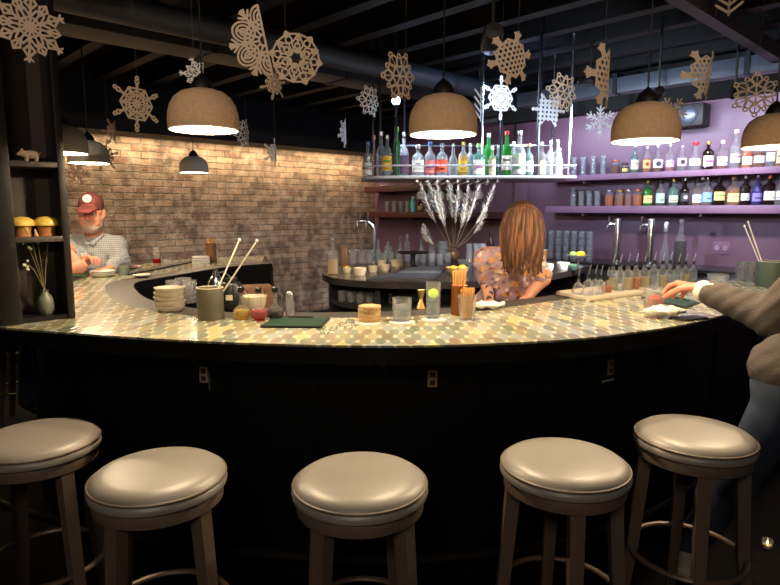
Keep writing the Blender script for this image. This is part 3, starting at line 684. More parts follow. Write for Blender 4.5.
# ------------------------------------------------------------------ bar stools
VINYL = mat('bronze_vinyl', (164, 157, 147), .42, metal=.12, noise=.08, nscale=9, bump=.06)
PIPING = mat('vinyl_piping', (128, 112, 94), .4)
WOOD = mat('grey_brown_wood', (112, 94, 78), .5, noise=.25, nscale=9, stretch=(6, 6, .6))
RINGM = mat('footring_wood', (120, 98, 80), .4, metal=.2)
SEAT = .77
def make_stool(label):
    t = thing('bar_stool', label, 'bar stool', group='round backless bar stools')
    z = SEAT
    MB().lathe([(0, z), (.08, z - .001), (.14, z - .004), (.168, z - .010), (.183, z - .021), (.188, z - .030), (.180, z - .034), (0, z - .034)], 48).build('seat_cushion', VINYL, t)
    MB().torus((0, 0, z - .031), .188, .0045, 56, 8).build('seat_piping', PIPING, t)
    MB().lathe([(0, z - .034), (.183, z - .034), (.190, z - .042), (.193, z - .050), (.191, z - .060), (.183, z - .066), (0, z - .066)], 48).build('seat_side_band', VINYL, t)
    MB().lathe([(0, z - .066), (.176, z - .066), (.180, z - .072), (.180, z - .104), (.173, z - .109), (0, z - .109)], 48).build('apron', WOOD, t)
    for k in range(4):
        a = R(45 + 90 * k); d = Vector((math.cos(a), math.sin(a), 0)); s = Vector((-d.y, d.x, 0)); vs = []
        for zz, r0, h in ((z - .105, .152, .021), (.30, .178, .0185), (0.0, .212, .015)):
            c = d * r0 + Vector((0, 0, zz)); vs += [c + d * h + s * h, c - d * h + s * h, c - d * h - s * h, c + d * h - s * h]
        fs = [(0, 1, 2, 3), (11, 10, 9, 8)] + [(q * 4 + i, q * 4 + (i + 1) % 4, q * 4 + 4 + (i + 1) % 4, q * 4 + 4 + i) for q in (0, 1) for i in range(4)]
        MB().add(vs, fs).build('leg', WOOD, t, smooth=20)
    MB().torus((0, 0, .30), .186, .011, 56, 8, flat=.8).build('foot_ring', RINGM, t)
    return t
st0 = None
for px, py, rz, lab in ((37, 432, 12, 'bar stool with tan round seat by the black shelf unit, half in shadow'),
                        (158, 466, 20, 'bar stool with glossy tan seat, second one from the left'),
                        (360, 472, 8, 'tan bar stool standing alone at the middle of the bar front'),
                        (565, 455, 42, 'tan bar stool second from the right, standing before the jeans stool'),
                        (695, 428, 30, 'tan bar stool standing right beside the person in jeans')):
    p = at_z(px, py, SEAT); p.z = 0
    if st0 is None: st0 = make_stool(lab); st0.scale = (1.05, 1.05, 1.0); st0.location = p; st0.rotation_euler = (0, 0, R(rz))
    else: dup(st0, p, R(rz), lab)

# ------------------------------------------------------------------ paper snowflakes
PAPER = mat('cut_paper', (226, 208, 186), .8)
PAPER_COOL = mat('cool_lit_paper', (240, 240, 242), .8)  # same paper, whitened to paint in the cool light on these flakes
for m_ in (PAPER, PAPER_COOL):
    nt = m_.node_tree; b_ = nt.nodes['Principled BSDF']; tl = nt.nodes.new('ShaderNodeBsdfTranslucent'); tl.inputs[0].default_value = b_.inputs['Base Color'].default_value
    ms = nt.nodes.new('ShaderNodeMixShader'); ms.inputs[0].default_value = .45; nt.links.new(b_.outputs[0], ms.inputs[1]); nt.links.new(tl.outputs[0], ms.inputs[2]); nt.links.new(ms.outputs[0], nt.nodes['Material Output'].inputs[0])
STRING = mat('thread', (70, 66, 62), .8)
def seg(P, a, b, w):
    a = np.array(a, float); b = np.array(b, float); ab = b - a; t = np.clip(((P - a) @ ab) / max(ab @ ab, 1e-9), 0, 1)
    return np.linalg.norm(P - a - t[..., None] * ab, axis=-1) - w
def ringd(P, c, r, w): return np.abs(np.linalg.norm(P - np.array(c, float), axis=-1) - r) - w
def fold(P, n):
    r = np.linalg.norm(P, axis=-1); th = np.arctan2(P[..., 1], P[..., 0]); s = 2 * np.pi / n
    th = np.abs((th + s / 2) % s - s / 2); return np.stack([r * np.cos(th), r * np.sin(th)], -1), r, th
def flake_field(style, P):
    X, r, th = fold(P, 6); mn = np.minimum.reduce
    c30 = np.array((math.cos(R(30)), math.sin(R(30))))
    if style == 'star':
        return mn([seg(X, (0, 0), (.98, 0), .035), seg(X, (.5, 0), (.66, .15), .032), seg(X, (.66, .15), (.86, 0), .032), seg(X, (.86, 0), (.95, .11), .03), seg(X, (.3, 0), (.5, .16), .03),
                   seg(X, (0, 0), c30 * .78, .03), seg(X, c30 * .42, c30 * .62 + (.1, -.08), .03), seg(X, c30 * .62 + (.1, -.08), c30 * .8, .03), ringd(X, (0, 0), .27, .03), r - .12])
    if style == 'doily':
        return mn([ringd(X, (0, 0), .88, .035), seg(X, (.9, .1), (1.0, 0), .045), ringd(X, (.7, 0), .12, .03), seg(X, (.3, .06), (.6, .06), .028), seg(X, (.55, .06), c30 * .92, .03), ringd(X, c30 * .46, .1, .03),
                   seg(X, c30 * .5, c30 * .86, .03), np.maximum(ringd(X, (0, 0), .25, .07), -seg(X, (.1, 0), (.24, 0), .025)), seg(X, (.28, 0), (.4, .1), .03), ringd(X, c30 * .75, .09, .026)])
    if style == 'wreath':
        hx = X[..., 0]
        return mn([np.abs(hx - .28) - .03, np.abs(hx * .86 + X[..., 1] * .5 - .42) - .03, np.abs(hx - .55) - .032, seg(X, (0, 0), (.55, 0), .028), seg(X, (0, 0), c30 * .62, .028), seg(X, (.28, 0), c30 * .6, .026),
                   seg(X, (.55, 0), (.72, 0), .05), ringd(X, (.8, 0), .07, .03), ringd(X, (.94, 0), .055, .028)])
    if style == 'lace':
        q = P * 5.2; a = np.stack([q[..., 0] - np.round(q[..., 0] / 1.0), q[..., 1] / 1.732 * 2], -1)
        cx = np.minimum(np.hypot((q[..., 0] + .5) % 1 - .5, (q[..., 1] + .866) % 1.732 - .866), np.hypot(q[..., 0] % 1 - .5, q[..., 1] % 1.732 - .866))
        holes = .30 - cx
        body = np.minimum(X[..., 0] - .62, np.minimum(seg(X, (.5, 0), (.9, 0), .1), seg(X, (.86, 0), (.86, .12), .06)))
        return np.minimum(np.maximum(body, holes / 5.2), mn([np.abs(X[..., 0] - .6) - .03, seg(X, (.6, 0), (.98, 0), .03), seg(X, (.78, 0), (.9, .15), .03)]))
    if style == 'simple':
        return mn([seg(X, (0, 0), (.98, 0), .055), seg(X, (.62, 0), (.85, .22), .05), seg(X, (.36, 0), (.56, .2), .05), np.abs(X[..., 0] - .26) - .035, r - .14])
    if style == 'loops':
        return mn([ringd(X, (.62, 0), .2, .035), ringd(X, (.88, 0), .09, .03), ringd(X, c30 * .5, .16, .03), ringd(X, (0, 0), .36, .035), seg(X, (0, 0), (.4, 0), .035), ringd(X, c30 * .74, .08, .03), seg(X, (.42, 0), (.8, 0), .02)])
    if style == 'blocks':
        h = np.maximum(np.abs(P[..., 0]), np.abs(P[..., 1]))
        q = (P * 4.0) % 1 - .5
        body = np.minimum(h - .62, mn([seg(X, (.5, 0), (.95, 0), .1)]))
        return np.maximum(body, (.22 - np.abs(q).max(-1)) / 4)
    if style == 'fan':                          # folded double: half disc, concentric arcs between spiky tufts
        f = [ringd(X, (0, 0), .16, .025), np.maximum(P[..., 0] + 0 * r - .03, -P[..., 0] - .03)]
        la = c30[0] * X[..., 0] + c30[1] * X[..., 1]; lb = c30[0] * X[..., 1] - c30[1] * X[..., 0]
        ee = np.sqrt(((la - .62) / .36) ** 2 + (lb / .30) ** 2)
        for k_ in (.28, .58, .88): f.append(np.abs(ee - k_) * .3 - .026)
        f += [np.maximum(ringd(X, (0, 0), .42, .022), r - .5), seg(X, c30 * .16, c30 * .8, .03)]
        f += [seg(X, (.16, 0), (.9, 0), .03), seg(X, (.82, 0), (.98, .07), .03), seg(X, (.82, 0), (1.0, 0), .03), seg(X, (.72, 0), (.9, .17), .03), ringd(X, (0, 0), .55, .03)]
        f[1] = np.maximum(f[1], r - .95)
        return np.maximum(mn(f), P[..., 0] - .03)
    if style == 'tree':
        Y = np.stack([np.abs(P[..., 0]), P[..., 1]], -1)
        return mn([seg(Y, (0, -.95), (0, .9), .05)] + [seg(Y, (0, z), (.55, z + .42), .055) for z in (-.85, -.5, -.1, .3)])
def flake_mesh(style, size, N=76, bend=0., crease=0., phase=0.):
    g = np.linspace(-1.1, 1.1, N); P = np.stack(np.meshgrid(g, g, indexing='ij'), -1)
    if phase:
        c, s = math.cos(phase), math.sin(phase); F = flake_field(style, P @ np.array(((c, -s), (s, c))))
    else: F = flake_field(style, P)
    vid = {}; vs = []; fs = []
    def vert(key, p):
        if key not in vid: vid[key] = len(vs); vs.append(p)
        return vid[key]
    ins = F < 0
    s4 = ins[:-1, :-1].astype(int) + ins[1:, :-1] + ins[1:, 1:] + ins[:-1, 1:]
    for i, j in np.argwhere(s4 > 0):
        cs = [(i, j), (i + 1, j), (i + 1, j + 1), (i, j + 1)]; poly = []
        for k in range(4):
            a, b = cs[k], cs[(k + 1) % 4]
            if ins[a]: poly.append(vert(a, P[a]))
            if ins[a] != ins[b]:
                t = F[a] / (F[a] - F[b]); t = min(max(t, .05), .95); poly.append(vert((min(a, b), max(a, b)), P[a] * (1 - t) + P[b] * t))
        if len(poly) >= 3: fs.append(poly)
    # keep the largest connected piece
    par = list(range(len(vs)))
    def find(x):
        while par[x] != x: par[x] = par[par[x]]; x = par[x]
        return x
    for f in fs:
        for q in f[1:]: par[find(q)] = find(f[0])
    cnt = {}
    for f in fs: cnt[find(f[0])] = cnt.get(find(f[0]), 0) + 1
    big = max(cnt, key=cnt.get); fs = [f for f in fs if find(f[0]) == big]
    used = sorted({q for f in fs for q in f}); re = {q: i for i, q in enumerate(used)}
    mb = MB(); h = size / 2
    mb.v = [(vs[q][0] * h, (bend * vs[q][0] ** 2 + crease * abs(vs[q][0])) * h, vs[q][1] * h) for q in used]; mb.f = [tuple(re[q] for q in f) for f in fs]
    return mb
# (px, py, size px, style, yaw from facing, roll, bend, crease, phase, paper, label)
FL = [(30, 27, 66, 'star', 12, 5, .05, 0, .52, PAPER, 'large open star paper snowflake in front of the black shelf unit top'),
      (265, 40, 68, 'fan', -6, -11, .05, 0, 0, PAPER, 'half paper snowflake folded double into a fan with spiky edge'),
      (296, 58, 50, 'doily', 8, 8, .03, 0, 0, PAPER, 'round doily paper snowflake with a star hole in its middle'),
      (275, 84, 30, 'wreath', 35, 0, .1, .2, .3, PAPER, 'small paper snowflake dangling just under the round doily snowflake'),
      (137, 104, 52, 'wreath', 30, 3, .08, 0, .52, PAPER, 'paper snowflake with a lattice hexagon and chain arms before the dark soffit'),
      (400, 76, 49, 'loops', 48, 0, .1, 0, .1, PAPER, 'looped paper snowflake turned aslant above the blue-white spotlight'),
      (513, 58, 52, 'lace', 35, 12, .15, .15, .5, PAPER, 'tan lace paper snowflake with many round holes above a white one'),
      (609, 76, 64, 'lace', 78, 0, .3, .2, 0, PAPER, 'long tan paper snowflake seen almost edge on, above the blue-white flake'),
      (707, 75, 52, 'lace', 60, 14, .3, .2, .3, PAPER, 'tan crumpled paper snowflake hanging between two tan pendant lamps'),
      (756, 94, 44, 'loops', 15, 0, .1, .1, .52, PAPER, 'tan paper snowflake in front of the black beam, over the lamp cut by the edge'),
      (730, -6, 40, 'tree', 0, 0, .05, 0, 0, PAPER, 'paper snowflake tip with arrow branches at the top edge'),
      (501, 98, 41, 'wreath', 30, 0, .08, 0, .52, PAPER_COOL, 'bright white six-armed paper snowflake in front of the hanging rack rods'),
      (549, 110, 33, 'blocks', 25, 20, .08, 0, .3, PAPER_COOL, 'brightest white paper snowflake with square holes over the rack bottles'),
      (600, 121, 29, 'simple', 5, 0, .03, 0, .52, PAPER_COOL, 'white six-pointed paper snowflake above the upper purple shelf end'),
      (564, 92, 38, 'loops', 40, 10, .12, .1, 0, PAPER, 'tan paper snowflake behind the brightest white one'),
      (371, 101, 31, 'loops', 45, 5, .2, .1, 0, PAPER_COOL, 'bluish crumpled paper snowflake at the round end of the bottle rack'),
      (114, 132, 26, 'wreath', 60, 0, .1, .3, 0, PAPER, 'grey narrow paper snowflake between brick wall top and the lattice one'),
      (104, 155, 32, 'wreath', 30, 0, .05, 0, .2, PAPER, 'warm lit paper snowflake just behind the grey lamp above the man'),
      (76, 173, 26, 'simple', 10, 0, .05, 0, 0, PAPER, 'warm lit paper snowflake hanging under the grey lamps near the cap man'),
      (245, 133, 29, 'loops', 58, 0, .1, .2, .2, PAPER_COOL, 'white slanted paper snowflake right beside the first tan lamp'),
      (275, 153, 28, 'wreath', 62, 0, .1, .3, .52, PAPER_COOL, 'faint blue paper snowflake in front of the top of the brick wall'),
      (202, 77, 36, 'star', 55, 10, .2, .5, .1, PAPER_COOL, 'white folded paper snowflake on top of the first tan lamp'),
      (346, 133, 29, 'star', 80, -6, .2, .2, .2, PAPER_COOL, 'thin white paper snowflake seen edge on near the rack end'),
      (672, 113, 32, 'simple', 25, 15, .05, .1, .2, PAPER, 'dim tan paper snowflake behind the lamp near the wall speaker'),
      (481, 104, 34, 'tree', 70, 0, .2, .2, 0, PAPER_COOL, 'thin hanging paper snowflake strip next to the middle tan lamp')]
for px, py, sz, style, yaw, roll, bend, crease, ph, pm, lab in FL:
    size = .24; d = min(max(FPX * size / sz, 2.15), 5.2)
    size = sz * d / FPX
    if px == 202: d = 2.75; size = sz * d / FPX
    if px == 672: d = 4.4; size = sz * d / FPX
    if px == 275: d = 4.2; size = sz * d / FPX
    if px == 104: d = 4.8; size = sz * d / FPX
    if px == 564: d = 4.0; size = sz * d / FPX
    p = at_d(px, py, d)
    t = thing('paper_snowflake', lab, 'snowflake', p, 0, 'cut paper snowflakes hanging from the ceiling')
    o = flake_mesh(style, size, bend=bend, crease=crease, phase=ph).build('cut_paper', pm, t, smooth=0, solid=.0012)
    toward = math.atan2(p.x, p.y)
    o.rotation_euler = (0, R(roll), -toward + R(yaw))
    topz = max((o.rotation_euler.to_matrix() @ v.co).z for v in o.data.vertices)
    tv = max((o.rotation_euler.to_matrix() @ v.co for v in o.data.vertices), key=lambda q: q.z)
    MB().tube([(tv.x, tv.y, tv.z - .004), (tv.x, tv.y, (2.80 if p.z < 2.7 else 2.99) - p.z)], .0008, 4).build('hanging_thread', STRING, t)
# ------------------------------------------------------------------ spotlights on the ceiling
SPOTB = mat('spot_black', (18, 18, 20), .4)
def track_spot(px, py, d, aim, label, glow=None, s=1.0):
    p = at_d(px, py, d); t = thing('track_spotlight', label, 'spotlight', p, 0, 'black can spotlights on the ceiling')
    dv = (Vector(aim) - p).normalized(); M = dv.to_track_quat('Z', 'Y').to_matrix()
    MB().lathe([(0, -.12 * s), (.03 * s, -.118 * s), (.036 * s, -.10 * s), (.036 * s, .0), (.032 * s, .0), (.030 * s, -.012), (0, -.014)], 20, M=M).build('can_body', SPOTB, t)
    MB().lathe([(.03 * s, -.012), (.03 * s, -.008), (0, -.006)], 18, M=M).build('lens', glow or mat('spot_lens', (90, 95, 105), .2), t)
    b = M @ Vector((0, 0, -.08 * s))
    MB().tube([b, b + Vector((0, 0, max(.05, 2.795 - p.z - b.z)))], .009, 8).build('stem', SPOTB, t)
GLOW = mat('spot_lens_lit', (200, 225, 255), .3, emit=(.55, .85, 1.0, 30))
track_spot(396, 101, 4.75, at_d(440, 190, 3.0), 'lit blue-white ceiling spotlight above the round end of the rack', GLOW)
track_spot(490, 46, 2.95, at_d(470, 120, 4.0), 'large black can spotlight beside the tan lace snowflake', s=1.3)
track_spot(580, 82, 4.5, at_d(480, 90, 5.2), 'dark can spotlight above the middle of the bottle rack')
track_spot(655, 98, 4.2, at_d(600, 180, 6), 'black can spotlight just above the third tan lamp cap')
track_spot(733, 95, 4.6, at_d(700, 180, 6), 'black can spotlight against the grey duct near the tan crumpled flake')
p = MRI @ at_d(374, 160, 8.9)
t = thing('wall_spotlight', 'black spotlight fixed at the end of the brick wall beside the rack', 'spotlight'); t.matrix_world = MR
MB().tube([(p.x - .12, -.32, 2.25), (p.x + .12, -.30, 2.21)], .09, 20).build('can_body', SPOTB, t)
MB().tube([(p.x + .12, -.3, 2.21), (p.x + .124, -.3, 2.2095)], .07, 20).build('lens', mat('warm_lens', (255, 210, 150), .3, emit=(1, .75, .4, 1.5)), t)
MB().box(p.x - .03, p.x + .03, -.31, -.082, 2.28, 2.33).build('wall_bracket', SPOTB, t)
# ------------------------------------------------------------------ bottles, glasses and small things
CLEAR = glass('clear_glass', (253, 254, 254), .10, refl=.45)
COOLG = glass('bluish_glass', (244, 250, 254), .21, refl=.9, facet=28)
CRYSTAL = glass('cut_glass', (250, 249, 251), .30, rough=.05, refl=1.5, facet=70)
GREEN = glass('green_glass', (90, 190, 100), .4); TEAL = glass('teal_glass', (190, 228, 220), .25)
AMBERG = glass('amber_glass', (176, 104, 44), .35); DARKG = glass('dark_glass', (60, 44, 42), .5); BLUEG = glass('violet_glass', (104, 96, 190), .4)
def liquid(name, rgb, body=.35): return glass('liquid_' + name, rgb, body, refl=.3)
LQ = dict(amber=liquid('amber', (222, 146, 62), .4), brown=liquid('brown', (168, 92, 48), .45), clear=liquid('clear', (244, 250, 252), .10), yellow=liquid('yellow', (240, 206, 84), .5), orange=liquid('orange', (232, 130, 40), .6),
          red=liquid('red', (206, 40, 36), .6), green=liquid('green', (70, 190, 80), .5), dark=liquid('dark', (40, 20, 22), .7), pink=liquid('pink', (216, 150, 150), .4), blue=liquid('blue', (120, 150, 200), .35), straw=liquid('straw', (236, 218, 160), .35))
PAP = {}
def paper(c): return mat('label_%d_%d_%d' % c, c, .6)
CAPC = dict(black=mat('cap_black', (18, 18, 18), .4), silver=mat('cap_silver', (200, 204, 210), .25, metal=.9), red=mat('cap_red', (205, 36, 40), .4), white=mat('cap_white', (235, 235, 235), .4), gold=mat('cap_gold', (200, 160, 80), .3, metal=.8),
            cork=mat('cap_cork', (190, 150, 105), .8), copper=mat('cap_copper', (190, 110, 80), .35, metal=.7), green=mat('cap_green', (120, 170, 80), .4), blue=mat('cap_blue', (90, 120, 200), .4))
BPROF = dict(std=[(.85, 0), (1, .02), (1, .60), (.92, .66), (.50, .74), (.34, .79), (.32, .97)],
             short=[(.88, 0), (1, .02), (1, .58), (.95, .66), (.55, .74), (.32, .78), (.30, .96)],
             tall=[(.88, 0), (1, .015), (1, .55), (.85, .62), (.45, .72), (.36, .78), (.33, .97)],
             slim=[(.9, 0), (1, .015), (1, .66), (.8, .74), (.55, .80), (.5, .97)],
             round=[(.6, 0), (.85, .03), (1, .22), (.98, .42), (.75, .58), (.38, .68), (.28, .76), (.27, .97)],
             decanter=[(.9, 0), (1, .03), (.98, .30), (.7, .48), (.36, .62), (.28, .72), (.28, .90), (.36, .96)])
def bottle(pos, h, r, style, label, g=CLEAR, liq=None, lvl=.5, cap='black', lab=None, lz=(.16, .45), sq=0., group=None, rz=0., emblem=None, name='bottle', capl=.10, cat='bottle', n=20):
    t = thing(name, label, cat, pos, rz, group); P = [(a * r, b * h) for a, b in BPROF[style]]
    MB().lathe([(0, 0)] + P, n, sq=sq).build('glass_body', g, t)
    zz = P[-1][1]; nr = P[-1][0]
    if liq:
        top = lvl * h; q = [(0, .004)] + [(a * .93, max(b, .004)) for a, b in P if b < top]
        for i in range(len(P) - 1):
            if P[i][1] <= top < P[i + 1][1]: f = (top - P[i][1]) / (P[i + 1][1] - P[i][1]); q.append(((P[i][0] + f * (P[i + 1][0] - P[i][0])) * .93, top))
        q.append((0, top)); MB().lathe(q, n, sq=sq).build('liquid', LQ[liq], t)
    if cap == 'spout':
        MB().lathe([(0, zz - .012), (nr * 1.0, zz - .012), (nr * 1.1, zz), (nr * 1.0, zz + .01), (0, zz + .014)], 12).build('stopper', CAPC['black'], t)
        MB().tube([(0, 0, zz + .01), (.002, 0, zz + .03), (.010, 0, zz + .062)], [.004, .0035, .0025], 8).build('pour_spout', steel, t)
    elif cap:
        MB().lathe([(0, zz - .01), (nr * 1.25, zz - .01), (nr * 1.3, zz), (nr * 1.28, h * (1 + capl * .3)), (nr, h * (1 + capl * .35)), (0, h * (1 + capl * .35))], 14).build('cap', CAPC[cap], t)
    if lab:
        lr = random.Random(label); z0, z1 = (lz[0] + lr.uniform(-.05, .05)) * h, (lz[1] + lr.uniform(-.06, .07)) * h; rr = r * 1.012
        o = MB().open_lathe([(rr, z0), (rr, z1)], 16, sq=sq, a0=R(-165) - rz, a1=R(-15) - rz).build('paper_label', paper(lab), t)
        if emblem:
            M = Matrix.Rotation(R(90), 3, 'X')
            MB().lathe([(0, .0), (r * .5, 0), (r * .5, -.001), (0, -.001)], 14, (0, -rr - .0005, (z0 + z1) / 2), M=M, ay=1.0).build('emblem', paper(emblem), o)
        else:
            dk = tuple(int(c * lr.choice((.4, .6, .75))) for c in lab); f0 = lr.uniform(.15, .7); a_ = lr.uniform(18, 70)
            MB().open_lathe([(rr * 1.004, z0 + (z1 - z0) * f0), (rr * 1.004, z0 + (z1 - z0) * (f0 + lr.uniform(.08, .2)))], 10, sq=sq, a0=R(-90 - a_) - rz, a1=R(-90 + a_) - rz).build('label_band', paper(dk), o)
    return t
def tumbler(pos, r, h, label, m=CLEAR, group=None, name='drinking_glass', taper=.86, cat='glass', parts=None, rings=False):
    t = thing(name, label, cat, pos, 0, group)
    pr = [(0, 0), (r * taper, 0), (r * taper * 1.02, .004)]
    if rings:
        for k in range(1, 7): pr.append((r * (taper + (1 - taper) * k / 7) * (1.03 if k % 2 else .985), h * k / 7))
    pr += [(r, h), (r * .95, h), (r * taper * .93, .012), (0, .010)]
    MB().lathe(pr, 22).build('glass_wall', m, t)
    if parts: parts(t)
    return t
def fill(t, r, z0, z1, m, name='liquid'): return MB().lathe([(0, z0), (r * .97, z0), (r, z1), (0, z1)], 20).build(name, m, t)
def shelf_pos(px, x, z):
    y = -4.0
    for _ in range(60):
        q = MR @ Vector((x, y, z)); y += (proj(q)[0] - px) / 160.0
    return MR @ Vector((x, y, z))
FACE = ANG - R(90)
# upper purple shelf
ZU, ZL = 1.912, 1.585
for i, px in enumerate((574, 583, 593, 603)):
    tumbler(shelf_pos(px, -.13, ZU), .034, .20, f'{ORD[i]} tall clear glass from the rack side on the upper purple shelf', COOLG, 'clear glasses on the upper purple shelf')
for i, px in enumerate((573, 581, 589, 597)):
    tumbler(shelf_pos(px, -.13, ZL), .034, .16 if i else .21, f'{ORD[i]} clear glass from the rack side on the lower purple shelf', COOLG, 'clear glasses on the lower purple shelf')
def jar(pos, h, r, label, liq, lid='cap_silver', lab=None):
    t = thing('preserving_jar', label, 'jar', pos)
    MB().lathe([(0, 0), (r * .95, 0), (r, .01), (r, h * .8), (r * .8, h * .9), (r * .8, h), (0, h)], 20).build('glass_body', CLEAR, t)
    fill(t, r * .92, .004, h * .72, LQ[liq], 'contents'); MB().lathe([(0, h), (r * .86, h), (r * .86, h + .014), (0, h + .014)], 18).build('lid', MATS[lid], t)
    if lab: MB().open_lathe([(r * 1.02, h * .25), (r * 1.02, h * .6)], 14, a0=R(-150), a1=R(-30)).build('paper_label', paper(lab), t)
jar(shelf_pos(615, -.13, ZU), .13, .042, 'brown filled jar right beside the clear glasses on the upper purple shelf', 'brown', lid='cap_copper')
jar(shelf_pos(624.5, -.13, ZU), .09, .038, 'small dark jar with a pale yellow label on the upper purple shelf', 'dark', lid='cap_black', lab=(215, 195, 110))
jar(shelf_pos(609, -.13, ZL), .15, .042, 'jar of orange slices next to the clear glasses on the lower purple shelf', 'orange')
jar(shelf_pos(619, -.13, ZL), .15, .045, 'amber jar between two jars on the lower purple shelf', 'amber', lid='cap_gold')
jar(shelf_pos(628, -.13, ZL), .15, .036, 'pale pink jar between orange ones on the lower purple shelf', 'pink')
jar(shelf_pos(637, -.13, ZL), .15, .045, 'orange jar beside the first bottle on the lower purple shelf', 'orange', lid='cap_copper')
G1, G2 = 'spirit bottles on the upper purple shelf', 'spirit bottles on the lower purple shelf'
BU = [(634, .28, .042, 'round', TEAL, 'clear', .5, 'white', (205, 210, 190), None, 0, 'pale greenish bottle with arched label'), (646, .25, .038, 'std', CLEAR, 'amber', .55, 'silver', (230, 170, 110), (120, 70, 40), .6, 'amber bottle with orange and cream label'),
      (657, .255, .05, 'round', CLEAR, 'brown', .4, 'silver', (225, 225, 220), (40, 50, 60), 0, 'round amber bottle with white round emblem'), (669, .26, .042, 'short', CLEAR, 'pink', .4, 'silver', (222, 170, 205), None, 0, 'clear bottle with pink label'),
      (681, .235, .044, 'round', CLEAR, 'clear', .4, 'silver', (215, 215, 215), (30, 30, 36), 0, 'stubby clear bottle with dark emblem'), (694, .26, .058, 'decanter', CLEAR, 'clear', .3, 'red', (235, 228, 205), None, 0, 'wide clear bottle with bright red stopper'),
      (707, .255, .046, 'short', DARKG, None, 0, 'gold', (214, 190, 214), None, .5, 'dark bottle with lilac label'), (721, .255, .045, 'short', CLEAR, 'brown', .2, 'white', (232, 232, 240), None, .6, 'bottle with big square white label'),
      (734, .335, .046, 'tall', CLEAR, 'clear', .6, 'white', (214, 226, 220), None, 0, 'tallest whitish bottle'), (746, .25, .042, 'std', CLEAR, 'orange', .6, 'copper', (240, 236, 226), None, .5, 'orange bottle with white label'),
      (758, .24, .048, 'short', CLEAR, 'brown', .55, 'black', (226, 206, 200), None, .6, 'red-brown square bottle with pale label'), (770, .25, .046, 'std', CLEAR, 'clear', .5, 'silver', (240, 240, 244), None, 0, 'clear bottle with white label under the lamp'),
      (780, .25, .045, 'short', CLEAR, 'amber', .55, 'black', (225, 200, 150), None, 0, 'amber bottle cut by the edge of the photo')]
for px, h, r, st, g, lq, lv, cap, lb, em, sq, dsc in BU:
    bottle(shelf_pos(px, -.13, ZU), h, r, st, dsc + ' on the upper purple shelf', g, lq, lv, cap, lb, sq=sq, group=G1, rz=FACE + R(35), emblem=em)
BL = [(647, .24, .043, 'short', GREEN, None, 0, 'gold', (222, 214, 130), None, .5, 'dark green bottle with yellow label'), (659.5, .235, .042, 'std', CLEAR, 'dark', .3, 'black', (170, 205, 205), None, .5, 'clear bottle with teal and white label'),
      (672.5, .25, .044, 'short', TEAL, 'brown', .25, 'gold', (180, 205, 170), None, .6, 'pale green square bottle with brown drink'), (684, .25, .038, 'tall', DARKG, None, 0, 'silver', (60, 60, 66), (190, 190, 190), .5, 'black bottle with dark label'),
      (696, .235, .045, 'short', CLEAR, 'amber', .35, 'black', (190, 222, 240), None, .6, 'amber bottle with pale blue label'), (706, .25, .043, 'short', CLEAR, 'clear', .5, 'silver', (130, 190, 230), None, .6, 'clear bottle with bright blue label'),
      (718, .25, .048, 'short', DARKG, None, 0, 'black', (226, 218, 130), None, .6, 'black bottle with square yellow label'), (732, .25, .05, 'short', CLEAR, 'amber', .6, 'cork', (232, 210, 140), None, .7, 'amber square bottle with cream label and cork'),
      (744, .255, .042, 'std', DARKG, None, 0, 'silver', (190, 190, 196), None, 0, 'dark bottle with silver label'), (756, .26, .048, 'round', BLUEG, None, 0, 'silver', (120, 110, 200), None, 0, 'round violet blue bottle'),
      (768, .25, .050, 'short', DARKG, None, 0, 'copper', (238, 232, 226), None, .6, 'dark square bottle with white label'), (779.5, .25, .044, 'std', CLEAR, 'clear', .5, 'silver', (205, 205, 225), None, 0, 'clear bottle cut by the edge of the photo')]
for px, h, r, st, g, lq, lv, cap, lb, em, sq, dsc in BL:
    bottle(shelf_pos(px, -.13, ZL), h, r, st, dsc + ' on the lower purple shelf', g, lq, lv, cap, lb, sq=sq, group=G2, rz=FACE + R(35), emblem=em)
